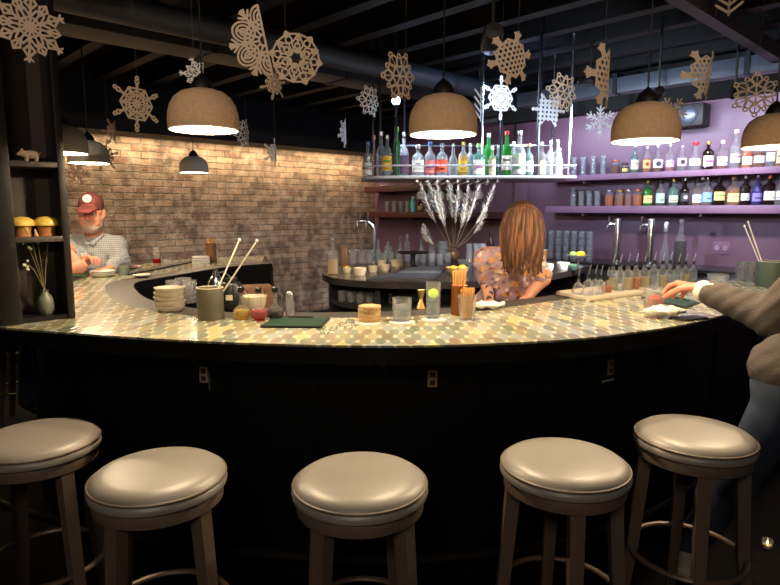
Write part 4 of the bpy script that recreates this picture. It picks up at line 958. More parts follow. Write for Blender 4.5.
# bottles in the hanging rack: px, row depth, height, radius ...
RK = [(368, .30, .27, .036, 'std', COOLG, 'clear', .5, 'blue', (220, 225, 225), 0, 'frosted clear bottle at the round end'), (374, .42, .33, .034, 'tall', AMBERG, None, 0, 'copper', None, 0, 'tall brown bottle'),
      (381, .24, .34, .036, 'tall', CLEAR, 'clear', .5, 'silver', None, 0, 'tall clear bottle'), (387, .12, .30, .036, 'std', COOLG, 'blue', .4, 'silver', (214, 170, 50), 0, 'bluish bottle with yellow label'),
      (396.5, .14, .36, .028, 'slim', GREEN, 'green', .6, 'green', None, 0, 'tallest slim bright green bottle'), (404, .30, .34, .038, 'tall', COOLG, 'dark', .45, 'silver', (70, 40, 70), 0, 'bottle with dark plum label'),
      (418, .12, .23, .045, 'short', CLEAR, 'clear', .6, 'white', (226, 236, 240), .6, 'square clear bottle with large white label'), (430, .12, .25, .040, 'std', CLEAR, 'pink', .4, 'blue', (210, 130, 140), 0, 'clear bottle with pink and blue label'),
      (442, .12, .24, .042, 'short', CLEAR, 'clear', .6, 'silver', (235, 90, 60), 0, 'bottle with red orange label'), (453, .14, .24, .038, 'round', CLEAR, 'clear', .4, 'silver', None, 0, 'round clear bottle'),
      (463, .12, .25, .036, 'std', CLEAR, 'yellow', .62, 'gold', (226, 190, 60), 0, 'bottle of yellow liqueur'), (470, .30, .26, .036, 'std', COOLG, 'clear', .5, 'silver', None, 0, 'clear bottle behind the yellow liqueur'),
      (478.5, .12, .24, .046, 'short', TEAL, 'clear', .6, 'green', (230, 240, 240), .6, 'square bottle with plain white label'), (488, .26, .33, .042, 'std', GREEN, None, 0, 'silver', None, 0, 'green bottle with tall silver cap'),
      (492, .09, .22, .026, 'std', CLEAR, 'straw', .6, 'white', (240, 214, 170), 0, 'small bottle with cream label'), (498, .32, .25, .036, 'std', TEAL, 'clear', .5, 'silver', None, 0, 'pale teal bottle'),
      (506, .12, .33, .038, 'std', GREEN, None, 0, 'red', (226, 232, 230), 0, 'green bottle with red cap'), (513, .30, .27, .030, 'std', COOLG, 'clear', .5, 'white', None, 0, 'clear bottle with white cap'),
      (519, .12, .33, .044, 'tall', COOLG, 'clear', .5, 'silver', (232, 238, 236), 0, 'tall clear bottle with wide white label'), (528, .13, .24, .038, 'short', TEAL, 'clear', .5, 'copper', (170, 205, 210), 0, 'teal bottle with copper cap'),
      (541, .12, .25, .034, 'std', CLEAR, 'clear', .5, 'white', (230, 215, 190), 0, 'clear bottle with narrow cream label'), (550, .26, .28, .034, 'std', COOLG, 'clear', .5, 'silver', None, 0, 'clear bottle with silver cap'),
      (557, .14, .27, .032, 'std', COOLG, 'clear', .5, 'silver', (200, 205, 220), 0, 'slender clear bottle'), (564, .26, .22, .034, 'std', CLEAR, 'clear', .4, 'white', None, 0, 'last short clear bottle')]
for px, dy, h, r, st, g, lq, lv, cap, lb, sq, dsc in RK:
    yy = RYF + dy; q = at_d(px, 172, yy)
    bottle((min(q.x, RX1 - r - .02), yy, RZ + .0146), h, r, st, dsc + ' in the hanging steel rack', g, lq, lv, cap, lb, sq=sq, group='bottles in the hanging rack', lz=(.12, .5))
# stemmed glasses hanging under the rack
for k in range(7):
    x = RX0 + .455 + k * .075
    t = thing('wine_glass', f'{ORD[k]} upside-down wine glass from the round end, hanging under the steel rack', 'glass', (x, RYF + .16, RZ - .022), 0, 'wine glasses hanging under the rack')
    MB().lathe([(0, 0.002), (.030, .002), (.030, -.002), (.005, -.006), (.004, -.055), (.02, -.068), (.032, -.09), (.030, -.125), (.028, -.125), (.030, -.09), (.018, -.07), (0, -.062)], 18).build('glass_body', CLEAR, t)

# ------------------------------------------------------------------ on the dark red shelves
for i, px in enumerate((388, 395, 402, 408)):
    q = shelf_pos(px, -.2, 1.52); tumbler(q, .045, .15, f'{ORD[i]} clouded glass from the brick wall on the lower dark red shelf', CRYSTAL, 'clouded glasses on the dark red shelf')
bottle(shelf_pos(413, -.2, 1.52), .2, .034, 'slim', 'turquoise bottle on the lower dark red shelf', mat('turquoise', (86, 190, 196), .4), cap='white')
bottle(shelf_pos(420, -.2, 1.52), .19, .034, 'std', 'amber bottle beside the turquoise one on the dark red shelf', AMBERG, cap='gold', lab=(200, 170, 80))
for i, px in enumerate((427, 433)): bottle(shelf_pos(px, -.2, 1.52), .2, .022, 'slim', f'{("first", "second")[i]} slim pale bottle past the amber one on the dark red shelf', COOLG, 'clear', .6, 'white', group='slim pale bottles')
t = tumbler(shelf_pos(462, -.2, 1.52), .05, .1, 'blue glass cup alone at the end of the lower dark red shelf', glass('blue_cup', (90, 150, 215), .5))
t = thing('plate_stack_base', 'white plates on the upper dark red shelf under the rack', 'plate', shelf_pos(388, -.18, 1.875)); t.name = 'dinner_plate'
MB().lathe([(0, 0), (.07, 0), (.12, .015), (.12, .02), (.07, .006), (0, .006)], 28).build('plate_body', mat('white_ceramic', (225, 220, 210), .3), t)

# ------------------------------------------------------------------ on the work counter (peninsula)
CER = mat('white_ceramic', (225, 220, 210), .3); CREAM = mat('cream_ceramic', (205, 190, 160), .4); LEMON = mat('lemon_yellow', (240, 196, 40), .45, bump=.2, nscale=80)
WOODB = mat('brown_wood', (130, 84, 48), .55, noise=.3, nscale=8, stretch=(1, 1, 6))
I = lambda x, y: at_z(x, y, IZ)
bottle(I(333, 274), .285, .043, 'tall', 'clear bottle half full of pale liquid at the end of the work counter', CLEAR, 'straw', .42, 'silver')
t = thing('wooden_box', 'brown wooden box behind the lemon cup on the work counter', 'box', I(345, 265)); MB().box(-.03, .03, -.04, .04, 0, .16, bev=.004).build('box_body', WOODB, t); MB().box(-.032, .032, -.042, .042, .16, .17, bev=.003).build('lid', WOODB, t)
def ramekin(p, r, h, label, m, fillm, group='small bowls on the work counter', dome=.004):
    t = thing('small_bowl', label, 'bowl', p, 0, group)
    MB().lathe([(0, 0), (r * .75, 0), (r * .92, h * .4), (r, h), (r * .94, h), (r * .86, h * .5), (r * .7, .008), (0, .008)], 24).build('bowl_body', m, t)
    MB().lathe([(0, h * .5), (r * .86, h * .5), (r * .9, h * .8), (r * .5, h * .82 + dome), (0, h * .82 + dome * 1.3)], 20).build('contents', fillm, t)
ramekin(I(347, 272.5), .034, .045, 'small cup of lemon twists next to the clear bottle', CREAM, LEMON, dome=.016)
ramekin(I(360, 275), .052, .058, 'largest cream bowl in the row beside the lemon cup', CREAM, CER)
ramekin(I(373, 272), .040, .05, 'cream bowl in the middle of the row on the work counter', CREAM, CER)
ramekin(I(385, 271), .042, .055, 'cream bowl nearest the grey tray on the work counter', CREAM, CER)
ramekin(I(547, 271), .056, .062, 'white bowl right beside the woman on the work counter', CER, CREAM)
ramekin(I(563, 269.5), .056, .062, 'white bowl between the other white bowl and the citrus stand', CER, CREAM)
for i, px in enumerate((353, 362, 370)):
    def rim(t): MB().torus((0, 0, .13), .04, .005, 24, 6).build('metal_rim', CAPC['silver'], t)
    tumbler(I(px, 264), .042, .13, f'{ORD[i]} metal-rimmed glass jar from the wooden box on the work counter', CLEAR, 'metal-rimmed glass jars', parts=rim)
def stack(px, py, n, r, hh, what, lab, m, grp, z=IZ, cat='coaster'):
    p = at_z(px, py, z)
    for k in range(n):
        t = thing(what, lab(k, n), cat, p + Vector((random.uniform(-.002, .002), random.uniform(-.002, .002), k * hh)), random.random(), grp)
        MB().lathe([(0, 0.0004), (r - .001, 0.0004), (r, .002), (r, hh - .0015), (r - .001, hh), (0, hh)], 28).build('disc', m, t)
nth = lambda k, n: 'topmost' if k == n - 1 else 'bottom' if k == 0 else ORD[k] + ' from below'
stack(382, 266, 4, .038, .014, 'round_coaster', lambda k, n: f'{nth(k, n)} pale disc of the smaller stack on the work counter', CREAM, 'pale disc stack beside the metal-rimmed jars')
stack(397, 266, 5, .055, .012, 'round_coaster', lambda k, n: f'{nth(k, n)} pale disc of the wider stack by the cake stand', CREAM, 'pale disc stack by the cake stand')
t = thing('cake_stand', 'dark metal cake stand on the work counter in front of clear decanters', 'stand', I(413, 268))
MB().lathe([(0, 0), (.05, 0), (.045, .012), (.022, .03), (.018, .10), (.03, .13), (0, .13)], 24).build('pedestal', mat('dark_pewter', (52, 54, 58), .35, metal=.7), t)
MB().lathe([(0, .13), (.14, .132), (.145, .142), (.14, .146), (0, .140)], 36).build('stand_plate', MATS['dark_pewter'], t)
for i, (c, lab) in enumerate((([(366, 279.5), (432, 280), (440, 275), (388, 274)], 'dark grey flat tray along the curved edge of the work counter'), ([(398, 273.5), (440, 274), (446, 268), (410, 267)], 'grey slate board behind the dark tray on the work counter'))):
    pts = [at_z(x, y, IZ) for x, y in c]; cen = sum(pts, Vector()) / 4
    t = thing('serving_tray', lab, 'tray', cen)
    MB().prism([((p - cen).x, (p - cen).y) for p in pts], .001, .012).build('tray_body', mat('slate%d' % i, ((46, 48, 54), (92, 100, 112))[i], .4), t, smooth=0)
    MB().prism([((p - cen).x * .8, (p - cen).y * .8) for p in pts], .012, .013).build('tray_inset', mat('slate_inset%d' % i, ((66, 70, 80), (120, 128, 140))[i], .4), t, smooth=0)
for i, (px, py, h, r, st) in enumerate(((378, 261, .23, .034, 'decanter'), (388, 260, .20, .04, 'std'), (400, 259, .25, .038, 'decanter'), (407, 259, .27, .036, 'tall'), (421, 262, .24, .045, 'decanter'), (431, 261, .26, .042, 'decanter'))):
    bottle(I(px, py), h, r, st, f'{ORD[i]} clear decanter counted from the brick wall side on the work counter', COOLG, 'clear', .3, None, group='clear decanters on the work counter')
t = tumbler(I(443, 261), .055, .2, 'large clear glass pitcher beside the bronze vase', COOLG, name='glass_pitcher', cat='pitcher')
MB().tube([(-.05, 0, .16), (-.09, 0, .14), (-.09, 0, .07), (-.048, 0, .04)], .006, 8).build('handle', COOLG, t)
# bronze vase with pampas plumes
vp = I(453, 262)
t = thing('flower_vase', 'round bronze vase holding the pale pampas plumes', 'vase', vp)
MB().lathe([(0, 0.0), (.035, 0), (.062, .03), (.072, .065), (.062, .105), (.03, .13), (.024, .145), (.032, .155), (.028, .155), (.02, .14), (0, .135)], 28).build('vase_body', mat('bronze_glaze', (112, 84, 62), .25, metal=.5, noise=.3, nscale=10), t)
PLUME = mat('pampas_plume', (222, 212, 200), .9, noise=.2, nscale=60); STEMM = mat('dry_stem', (120, 104, 70), .7)
def plume(base, tip, bow, label, seed, fat=.03):
    rr = random.Random(seed); base = Vector(base); tip = Vector(tip); L = (tip - base).length; side = (tip - base).cross(Vector((0, 1, 0))).normalized()
    t = thing('pampas_grass', label, 'dried plant', base, 0, 'pampas plumes in the bronze vase'); d = tip - base
    pts = [d * s + side * bow * math.sin(s * math.pi) + Vector((0, 0, -abs(bow) * .6 * s ** 3)) for s in np.linspace(0, 1, 12)]
    MB().tube(pts, [.0032] * 8 + [.0025, .002, .0015, .001], 6).build('stem', STEMM, t)
    mb = MB(); 
    for k in range(90):
        s = .42 + .58 * (k / 89.); i = min(int(s * 11), 10); f = s * 11 - i; p = pts[i].lerp(pts[i + 1], f); ax = (pts[i + 1] - pts[i]).normalized()
        u = Vector((rr.gauss(0, 1), rr.gauss(0, 1), rr.gauss(0, .6))); u -= ax * u.dot(ax); u.normalize(); w = fat * math.sin(math.pi * min(1, (s - .36) / .66)) + .004
        q = p + ax * .045 + u * w; n2 = ax.cross(u).normalized() * .0035
        mb.add([p - n2, p + n2, p * .4 + q * .6 + n2 * 1.3 + Vector((0, 0, -.002)), q, p * .4 + q * .6 - n2 * 1.3], [(0, 1, 2, 3, 4)])
    mb.tube(pts[5:], [.004, .008, .010, .010, .008, .005, .002], 6)
    mb.build('plume', PLUME, t, smooth=60)
vt = vp + Vector((0, 0, .15))
for i, (px, py, dd, bow, dsc) in enumerate(((421, 184, -.1, .03, 'leaning most towards the brick wall'), (428, 180, .05, .0, 'tall one leaning to the brick wall side'), (437, 183, -.15, .02, 'slightly leaning to the brick wall side'), (449, 178, .0, -.01, 'upright tallest one in the middle'), (458, 189, -.1, 0, 'short upright one in the middle'),
                                   (468, 186, .1, -.02, 'slightly leaning towards the woman'), (480, 181, -.05, -.02, 'tall one leaning towards the woman'), (494, 183, .0, -.05, 'arching over towards the woman'), (424, 221, -.1, .09, 'drooping low on the brick wall side'), (486, 206, .1, -.06, 'low one reaching towards the woman'), (440, 196, -.2, .02, 'short one in front leaning to the wall'), (466, 199, -.2, -.02, 'short one in front leaning to the woman'))):
    tip = at_d(px, py, vp.y + dd); plume(vt + Vector(((px - 453) * .0006, 0, -.02)), tip, bow, 'pampas plume in the bronze vase, ' + dsc, i, .048)
tumbler(I(464, 266), .065, .06, 'low clear glass bowl under the bronze vase', CLEAR, name='glass_bowl', taper=.6, cat='bowl')
fb = I(457, 275)
t = thing('fruit_bowl', 'wooden bowl with a lemon, right behind the straws', 'bowl', fb)
MB().lathe([(0, 0), (.05, 0), (.085, .035), (.092, .062), (.086, .062), (.075, .03), (.04, .01), (0, .01)], 30).build('bowl_body', mat('pale_wood', (190, 150, 105), .5, noise=.2, nscale=9), t)
for dx, dy, z, lab in ((.035, -.01, .055, 'whole yellow lemon on top in the wooden bowl'), (-.03, .02, .045, 'yellow lemon lower down in the wooden bowl')):
    t = thing('lemon', lab, 'fruit', fb + Vector((dx, dy, z))); MB().lathe([(0, -.042), (.008, -.036), (.022, -.024), (.029, 0), (.022, .024), (.008, .036), (0, .043)], 16, M=Matrix.Rotation(R(80), 3, 'Y')).build('lemon_body', LEMON, t)
k = 0
for row in range(2):
    for px in (469, 476, 482):
        p = I(px, 262); p.z += row * .092; k += 1
        tumbler(p, .034, .09, f'{("lower", "upper")[row]} diamond-cut glass of the pile behind the woman, {ORD[(469, 476, 482).index(px)]} from the vase', CRYSTAL, 'diamond-cut glasses behind the vase', rings=True)
bottle(I(490, 262), .3, .036, 'std', 'dark bottle standing right behind the shoulder of the woman', DARKG, cap='black', lab=(190, 180, 150))
t = thing('candle_jar', 'tan glass jar between the hair of the woman and the stacked tumblers', 'jar', I(543, 259)); MB().lathe([(0, 0), (.042, 0), (.045, .01), (.045, .085), (.04, .09), (0, .09)], 22).build('jar_body', mat('tan_jar', (176, 124, 70), .4), t); MB().lathe([(0, .09), (.046, .09), (.046, .1), (0, .1)], 22).build('lid', CREAM, t)
t = thing('citrus_stand', 'glass pedestal dish with citrus next to the white bowls', 'dish', I(578, 267))
MB().lathe([(0, 0), (.05, 0), (.045, .01), (.012, .02), (.012, .075), (.06, .082), (.10, .10), (.105, .11), (.098, .108), (.055, .09), (0, .086)], 30).build('dish_body', CRYSTAL, t)
dp = I(578, 267) + Vector((0, 0, .1))
for dx, dy, m, lab in ((.0, -.02, LEMON, 'lemon half in front on the citrus dish'), (.035, .02, LEMON, 'lemon half at the back on the citrus dish'), (-.05, .0, mat('lime_green', (150, 190, 90), .45), 'green lime on the citrus dish')):
    t = thing('citrus_fruit', lab, 'fruit', dp + Vector((dx, dy, .016))); MB().ball((0, 0, 0), .028, sc=(1.15, 1, .95)).build('fruit_body', m, t)
ramekin(I(573, 270), .045, .05, 'pale green glass bowl below the citrus dish', TEAL, mat('lime_green', (150, 190, 90), .45))
# tumblers in rows behind, on the back counter
g0 = None
for row in range(4):
    for c in range(9):
        px = 528 + c * 7.6; p = shelf_pos(px, -.46, 1.02); p.z += row * .077
        lab = f'{("bottom", "second lowest", "third", "top")[row]} row of stacked tumblers, {ORD[c]} glass from the woman side'
        if g0 is None: g0 = tumbler(p, .037, .074, lab, COOLG, 'tumblers stacked in rows on the back counter')
        else: dup(g0, p, 0, lab)
for i, (px, h, r) in enumerate(((531, .11, .02), (541, .11, .02), (524, .1, .02))):
    p = shelf_pos(px, -.46, 1.02); p.z += .31; 
    if i < 2: bottle(p, h, r, 'std', f'{("tiny clear bottle nearer the hair of the woman", "tiny clear bottle further from the woman")[i]} on the stacked tumblers', COOLG, cap='black')
# beer taps
def tap_tower(p, label, h=.44, s=1.0):
    t = thing('beer_tap', label, 'tap', p, FACE + R(40))
    MB().lathe([(0, 0), (.055, 0), (.055, .012), (.036, .02), (.036, h - .02), (.032, h), (0, h + .004)], 24).build('column', chrome, t)
    MB().tube([(-.03, -.0, h - .06), (-.075, -.01, h - .055), (-.10, -.012, h - .07), (-.105, -.012, h - .11)], [.012, .011, .010, .008], 10).build('faucet', chrome, t)
    MB().tube([(-.085, -.01, h - .05), (-.09, -.01, h - .01), (-.092, -.01, h + .02)], [.006, .010, .008], 8).build('tap_handle', chrome, t)
tap_tower(shelf_pos(616, -.40, 1.02), 'chrome beer tap column nearer the stacked tumblers')
tap_tower(shelf_pos(649, -.40, 1.02), 'chrome beer tap column nearer the dark decanter bottle')
bottle(shelf_pos(664, -.35, 1.02), .34, .052, 'decanter', 'empty clear decanter between the beer tap and the dark bottle', CLEAR, cap='silver', group='decanters on the back counter', capl=.6)
bottle(shelf_pos(679, -.35, 1.02), .42, .055, 'tall', 'tall decanter of dark liquor past the beer taps on the back counter', CLEAR, 'dark', .55, 'silver', group='decanters on the back counter')
p = I(374, 259)
t = thing('wine_tap', 'chrome two-headed tap tower before the brick wall at the end of the work counter', 'tap', p)
MB().tube([(0, 0, 0), (0, 0, .30), (-.02, 0, .36), (-.08, -.02, .40), (-.16, -.02, .40)], [.03, .028, .026, .022, .018], 12).build('column', chrome, t)
for x in (-.065, -.155): 
    f = MB().tube([(x, -.02, .40), (x - .01, -.06, .395), (x - .01, -.075, .34)], [.012, .012, .009], 8).build('faucet', chrome, t)
    MB().tube([(x, -.035, .41), (x, -.03, .49)], [.009, .013], 8).build('tap_handle', CAPC['black'], t)
for i, (px, py) in enumerate(((343, 301), (352, 302), (361, 303), (370, 303), (379, 303), (388, 303), (348, 297), (365, 298), (382, 298))):
    p = at_z(px, py, .83); tumbler(p, .04, .085, 'upturned clear glass on the open shelf under the work counter', CRYSTAL, 'glasses on the open shelf under the work counter')

small_tumblers = ((384, 264.5), (391, 263), (399, 261.5), (408, 262.5), (416, 264), (424, 263.5), (433, 264.5), (441, 265.5), (449, 264))
for i, (px, py) in enumerate(small_tumblers):
    q = I(px, py); q.y += .12; tumbler(q, .034, .10, f'{ORD[i]} small clear tumbler in the row between the tap tower and the vase', (CLEAR, CRYSTAL)[i % 2], 'small tumblers on the work counter', rings=bool(i % 2))
# ------------------------------------------------------------------ on the bar top
B = lambda x, y: at_z(x, y, HC + .0005)
BM = lambda x, y: at_z(x, y, 1.0685)       # on the rubber mat
# stacked bowls
p = BM(170, 311)
for k in range(5):
    lab = f'{nth(k, 5)} bowl of the whitish stack on the bar by the bend'
    t = thing('stacked_bowl', lab, 'bowl', p + Vector((.003 * math.sin(k * 2), 0, k * .021)), 0, 'whitish bowls stacked on the bar')
    MB().lathe([(0, 0), (.045, 0), (.062, .012), (.070, .030), (.0665, .030), (.058, .014), (.04, .004), (0, .004)], 32).build('bowl_body', mat('stoneware', (196, 184, 164), .45, noise=.08, nscale=30), t)
for i, (px, py, lab) in enumerate(((175, 302.5, 'cut crystal glass behind the bowl stack'), (189, 302.5, 'cut crystal glass between bowls and grey cup'), (183, 298.6, 'cut crystal glass at the back of the three'))):
    tumbler(BM(px, py) if i < 2 else at_z(px, 300, 1.0685) + Vector((0, .02, 0)), .042, .115, lab, CRYSTAL, 'cut crystal glasses behind the bowls', rings=True, taper=.95)
CUPG = mat('grey_stoneware', (98, 92, 78), .55, noise=.12, nscale=25)
STICK = mat('white_stick', (226, 216, 196), .5)
def stick_cup(p, r, h, lab, m, sticks, slabs):
    t = thing('stoneware_cup', lab, 'cup', p)
    MB().lathe([(0, 0), (r * .96, 0), (r, .006), (r, h), (r * .94, h), (r * .92, .012), (0, .012)], 36).build('cup_body', m, t)
    MB().torus((0, 0, h), r * .97, .0022, 36, 6).build('cup_rim', CREAM, t)
    for (b, tip), sl in zip(sticks, slabs):
        b = Vector(b); tip = Vector(tip); s = thing('stirring_stick', sl, 'stick', b)
        MB().tube([(0, 0, 0), (tip - b)], .0034, 8).build('stick_shaft', STICK, s); MB().ball(tip - b, .0062, sc=(1, 1, 1.3)).build('stick_tip', STICK, s)
p = B(211, 319)
stick_cup(p, .057, .138, 'tall grey stoneware cup holding two white sticks on the bar', CUPG, [(p + Vector((-.02, -.01, .013)), at_d(239.5, 240, p.y + .05)), (p + Vector((-.022, .02, .013)), at_d(257, 241, p.y - .02))],
          ['steeper white stick standing in the grey stoneware cup', 'more slanted white stick standing in the grey stoneware cup'])
p = B(770, 286)
stick_cup(p, .082, .155, 'wide dark green stoneware cup with sticks at the edge of the photo', mat('green_stoneware', (58, 70, 60), .55, noise=.12, nscale=25), [(p + Vector((-.01, -.01, .013)), at_d(748, 222, p.y + .05)), (p + Vector((.0, .02, .013)), at_d(744.5, 226, p.y))],
          ['taller white stick in the dark green cup', 'lower white stick in the dark green cup'])
for i, (px, py) in enumerate(((742, 279), (751, 280))): tumbler(B(px, py), .045, .12, ('cut crystal glass further from the green cup', 'cut crystal glass right beside the green cup')[i], CRYSTAL, 'cut crystal glasses by the green cup', rings=True, taper=.95)
def cruet(p, lab, liq, lean=0):
    t = thing('glass_cruet', lab, 'cruet', p)
    pr = [(.0, 0), (.022, 0), (.036, .014), (.039, .03), (.032, .048), (.014, .06), (.0085, .075), (.008, .118), (.012, .122)]
    MB().lathe(pr, 24).build('glass_body', CLEAR, t)
    MB().lathe([(0, .002), (.021, .002), (.0345, .014), (.0375, .03), (.033, .042), (0, .042)], 22).build('liquid', LQ[liq], t)
    MB().lathe([(0, .118), (.011, .118), (.014, .124), (.014, .138), (.01, .142), (0, .142)], 14).build('stopper', CAPC['black'], t)
    MB().tube([(.02, .03, .055), (.028, .02, .1), (.01, .0, .128)], .003, 6).build('side_tube', CLEAR, t)
cruet(B(242, 319), 'cruet of golden yellow liquid next to the grey cup', 'yellow')
cruet(B(259.5, 320), 'cruet of bright red liquid between yellow and dark ones', 'red')
cruet(B(275.5, 319), 'cruet of nearly black liquid beside the salt shaker', 'dark')
t = thing('glass_shaker', 'small faceted clear shaker bottle behind the green menu', 'shaker', B(290, 317.5))
MB().lathe([(0, 0), (.023, 0), (.023, .01), (.016, .095), (.0, .097)], 8).build('glass_body', CRYSTAL, t, smooth=10); MB().lathe([(0, .096), (.015, .096), (.015, .106), (.008, .116), (0, .118)], 12).build('cap', CAPC['silver'], t)
ramekin(BM(254, 309), .062, .065, 'cream bowl behind the yellow and red cruets', CREAM, CER, group=None)
t = thing('black_canister', 'black canister with pale label behind the grey cup', 'canister', BM(232, 309)); MB().lathe([(0, 0), (.05, 0), (.052, .006), (.052, .115), (.044, .128), (.03, .13), (.03, .15), (0, .152)], 28).build('canister_body', CAPC['black'], t)
MB().open_lathe([(.0525, .05), (.0525, .075)], 10, a0=R(-105), a1=R(-70)).build('paper_label', paper((190, 180, 160)), t); MB().tube([(.0, -.0, .15), (-.03, 0, .18), (-.07, 0, .175)], .006, 8).build('handle', CAPC['black'], t)
t = thing('cocktail_shaker', 'steel cocktail shaker between crystal glasses and black canister', 'shaker', BM(217, 306)); MB().lathe([(0, 0), (.03, 0), (.042, .10), (.040, .11), (.028, .14), (.018, .15), (.016, .165), (0, .167)], 24).build('shaker_body', chrome, t); MB().lathe([(0, .166), (.014, .166), (.012, .182), (0, .184)], 14).build('cap', chrome, t)
def menu(c, lab, m):
    pts = [at_z(x, y, HC) for x, y in c]; cen = sum(pts, Vector()) / 4; cen.z = HC + .0008
    t = thing('menu_board', lab, 'menu', cen)
    loc2 = [((q - cen).x, (q - cen).y) for q in pts]
    MB().prism(loc2, .0, .006).build('board', CAPC['black'], t, smooth=0)
    MB().prism([(a * .95, b * .93) for a, b in loc2], .006, .0075).build('green_cover', m, t, smooth=0)
    MB().prism([(loc2[3][0] * .3 - .02, loc2[3][1] * .82), (loc2[2][0] * .3 + .02, loc2[2][1] * .82), (loc2[2][0] * .3 + .02, loc2[2][1] * .94), (loc2[3][0] * .3 - .02, loc2[3][1] * .94)], .0075, .012).build('clip', CAPC['silver'] if False else CAPC['black'], t, smooth=0)
GRN = mat('green_leatherette', (32, 60, 48), .45, noise=.1, nscale=30)
menu([(260, 328), (321, 328.5), (330, 319), (275, 318.3)], 'dark green menu board with black edge on the bar beside the shaker', GRN)
menu([(641, 298), (686, 309), (700, 303.5), (663, 293.5)], 'green menu board lying under the reaching hand', GRN)
menu([(66, 277), (84, 278), (91, 273.5), (74, 272.5)], 'green menu at the elbow of the man in the cap', mat('bright_green_cover', (64, 110, 64), .4))
# coasters and glasses at the middle of the bar
CORK = mat('cork_disc', (186, 150, 104), .8, noise=.2, nscale=90); PAPC = mat('paper_coaster', (226, 220, 208), .7)
def coaster(px, py, r, lab):
    t = thing('paper_coaster', lab, 'coaster', B(px, py), 0, 'white paper coasters on the bar'); MB().lathe([(0, 0), (r, 0), (r, .002), (0, .002)], 32).build('disc', PAPC, t); MB().torus((0, 0, .0021), r * .9, .0006, 32, 4).build('printed_ring', mat('coaster_print', (150, 140, 126), .7), t)
coaster(368, 322.5, .056, 'white coaster half hidden under the cork coaster stack')
coaster(402, 322, .056, 'white coaster under the rocks glass of ice water')
coaster(434, 319.5, .056, 'white coaster under the tall glass with lime')
p = B(369.5, 321.5); p.z += .0025
for k in range(6):
    t = thing('cork_coaster', f'{nth(k, 6)} cork coaster of the round stack on the bar', 'coaster', p + Vector((.002 * math.sin(k * 3), .002 * math.cos(k * 2), k * .0112)), 0, 'cork coaster stack on the bar')
    MB().lathe([(0, 0), (.047, 0), (.048, .002), (.048, .009), (.047, .011), (0, .011)], 32).build('disc', CORK, t)
ICE = glass('ice', (240, 245, 250), .25, rough=.15)
def iced(t, r=.034, z=.06):
    fill(t, r, .012, z, LQ['clear'])
    for k in range(4): MB().box(-.013, .013, -.013, .013, -.012, .012, M=Matrix.Translation((.016 * math.cos(k * 1.7), .016 * math.sin(k * 1.7), z - .012 + .004 * k)) @ Euler((k, k * .7, k * 1.3)).to_matrix().to_4x4(), bev=.003).build('ice_cube', ICE, t)
q = B(402, 321); q.z += .0025
tumbler(q, .042, .098, 'rocks glass of ice water on a white coaster in the middle of the bar', CLEAR, parts=iced, taper=.93)
def limed(t):
    fill(t, .028, .012, .105, LQ['clear'])
    MB().lathe([(0, -.004), (.022, -.004), (.024, 0), (.022, .004), (0, .004)], 20, (0, -.006, .108), M=Matrix.Rotation(R(65), 3, 'X')).build('lime_slice', mat('lime_slice', (170, 200, 70), .4), t)
    for k in range(3): MB().box(-.012, .012, -.012, .012, -.012, .012, M=Matrix.Translation((.008 * math.cos(k * 2), .008 * math.sin(k * 2), .04 + .022 * k)) @ Euler((k, k, k)).to_matrix().to_4x4(), bev=.003).build('ice_cube', ICE, t)
q = B(433, 318.5); q.z += .0025
tumbler(q, .0325, .158, 'tall glass of clear drink with a lime slice on the bar', CLEAR, parts=limed, taper=.93)
STRAW = mat('straw_tan', (216, 164, 96), .6, noise=.12, nscale=40)
def straws(p, r, h, n, base, lab, grp):
    mb0 = None
    for k in range(n):
        a = k * 2.39996; rr = (r - .008) * math.sqrt((k + .5) / n); b = p + Vector((rr * math.cos(a) * .8, rr * math.sin(a) * .8, base)); lean = Vector((rr * math.cos(a) * .35, rr * math.sin(a) * .35, h - base + random.uniform(-.006, .006)))
        t = thing('drinking_straw', lab, 'straw', b, 0, grp); MB().tube([(0, 0, 0), lean], .0031, 7).build('straw_tube', STRAW, t)
p1 = BM(459, 315); p1.z = HC + .001
t = thing('straw_holder', 'amber cylinder holder packed with tan straws, the taller one behind', 'straw holder', p1); MB().lathe([(0, 0), (.036, 0), (.037, .006), (.037, .135), (.034, .135), (.033, .01), (0, .01)], 28).build('holder_body', glass('amber_holder', (186, 112, 48), .55), t); MB().torus((0, 0, .135), .0358, .002, 28, 6).build('holder_rim', CAPC['copper'], t)
straws(p1, .036, .20, 26, .011, 'tan straw standing in the taller amber holder', 'straws in the amber holder')
p2 = B(467, 319.5)
t = thing('straw_holder', 'clear glass tumbler packed with tan straws in front of the amber holder', 'straw holder', p2); MB().lathe([(0, 0), (.031, 0), (.043, .105), (.041, .105), (.029, .008), (0, .008)], 28).build('holder_body', CLEAR, t); MB().torus((0, 0, .105), .042, .0015, 28, 6).build('holder_rim', CLEAR, t)
straws(p2, .036, .135, 30, .009, 'tan straw standing in the front glass tumbler', 'straws in the glass tumbler')
t = thing('jigger', 'small gold hourglass jigger behind the tall lime glass', 'jigger', BM(421, 308.5)); MB().lathe([(0, 0), (.02, 0), (.022, .002), (.007, .042), (.021, .092), (.019, .092), (0, .05)], 22).build('jigger_cup', mat('gold_metal', (206, 170, 110), .3, metal=.8), t); MB().torus((0, 0, .043), .008, .002, 16, 6).build('waist_ring', MATS['gold_metal'], t)
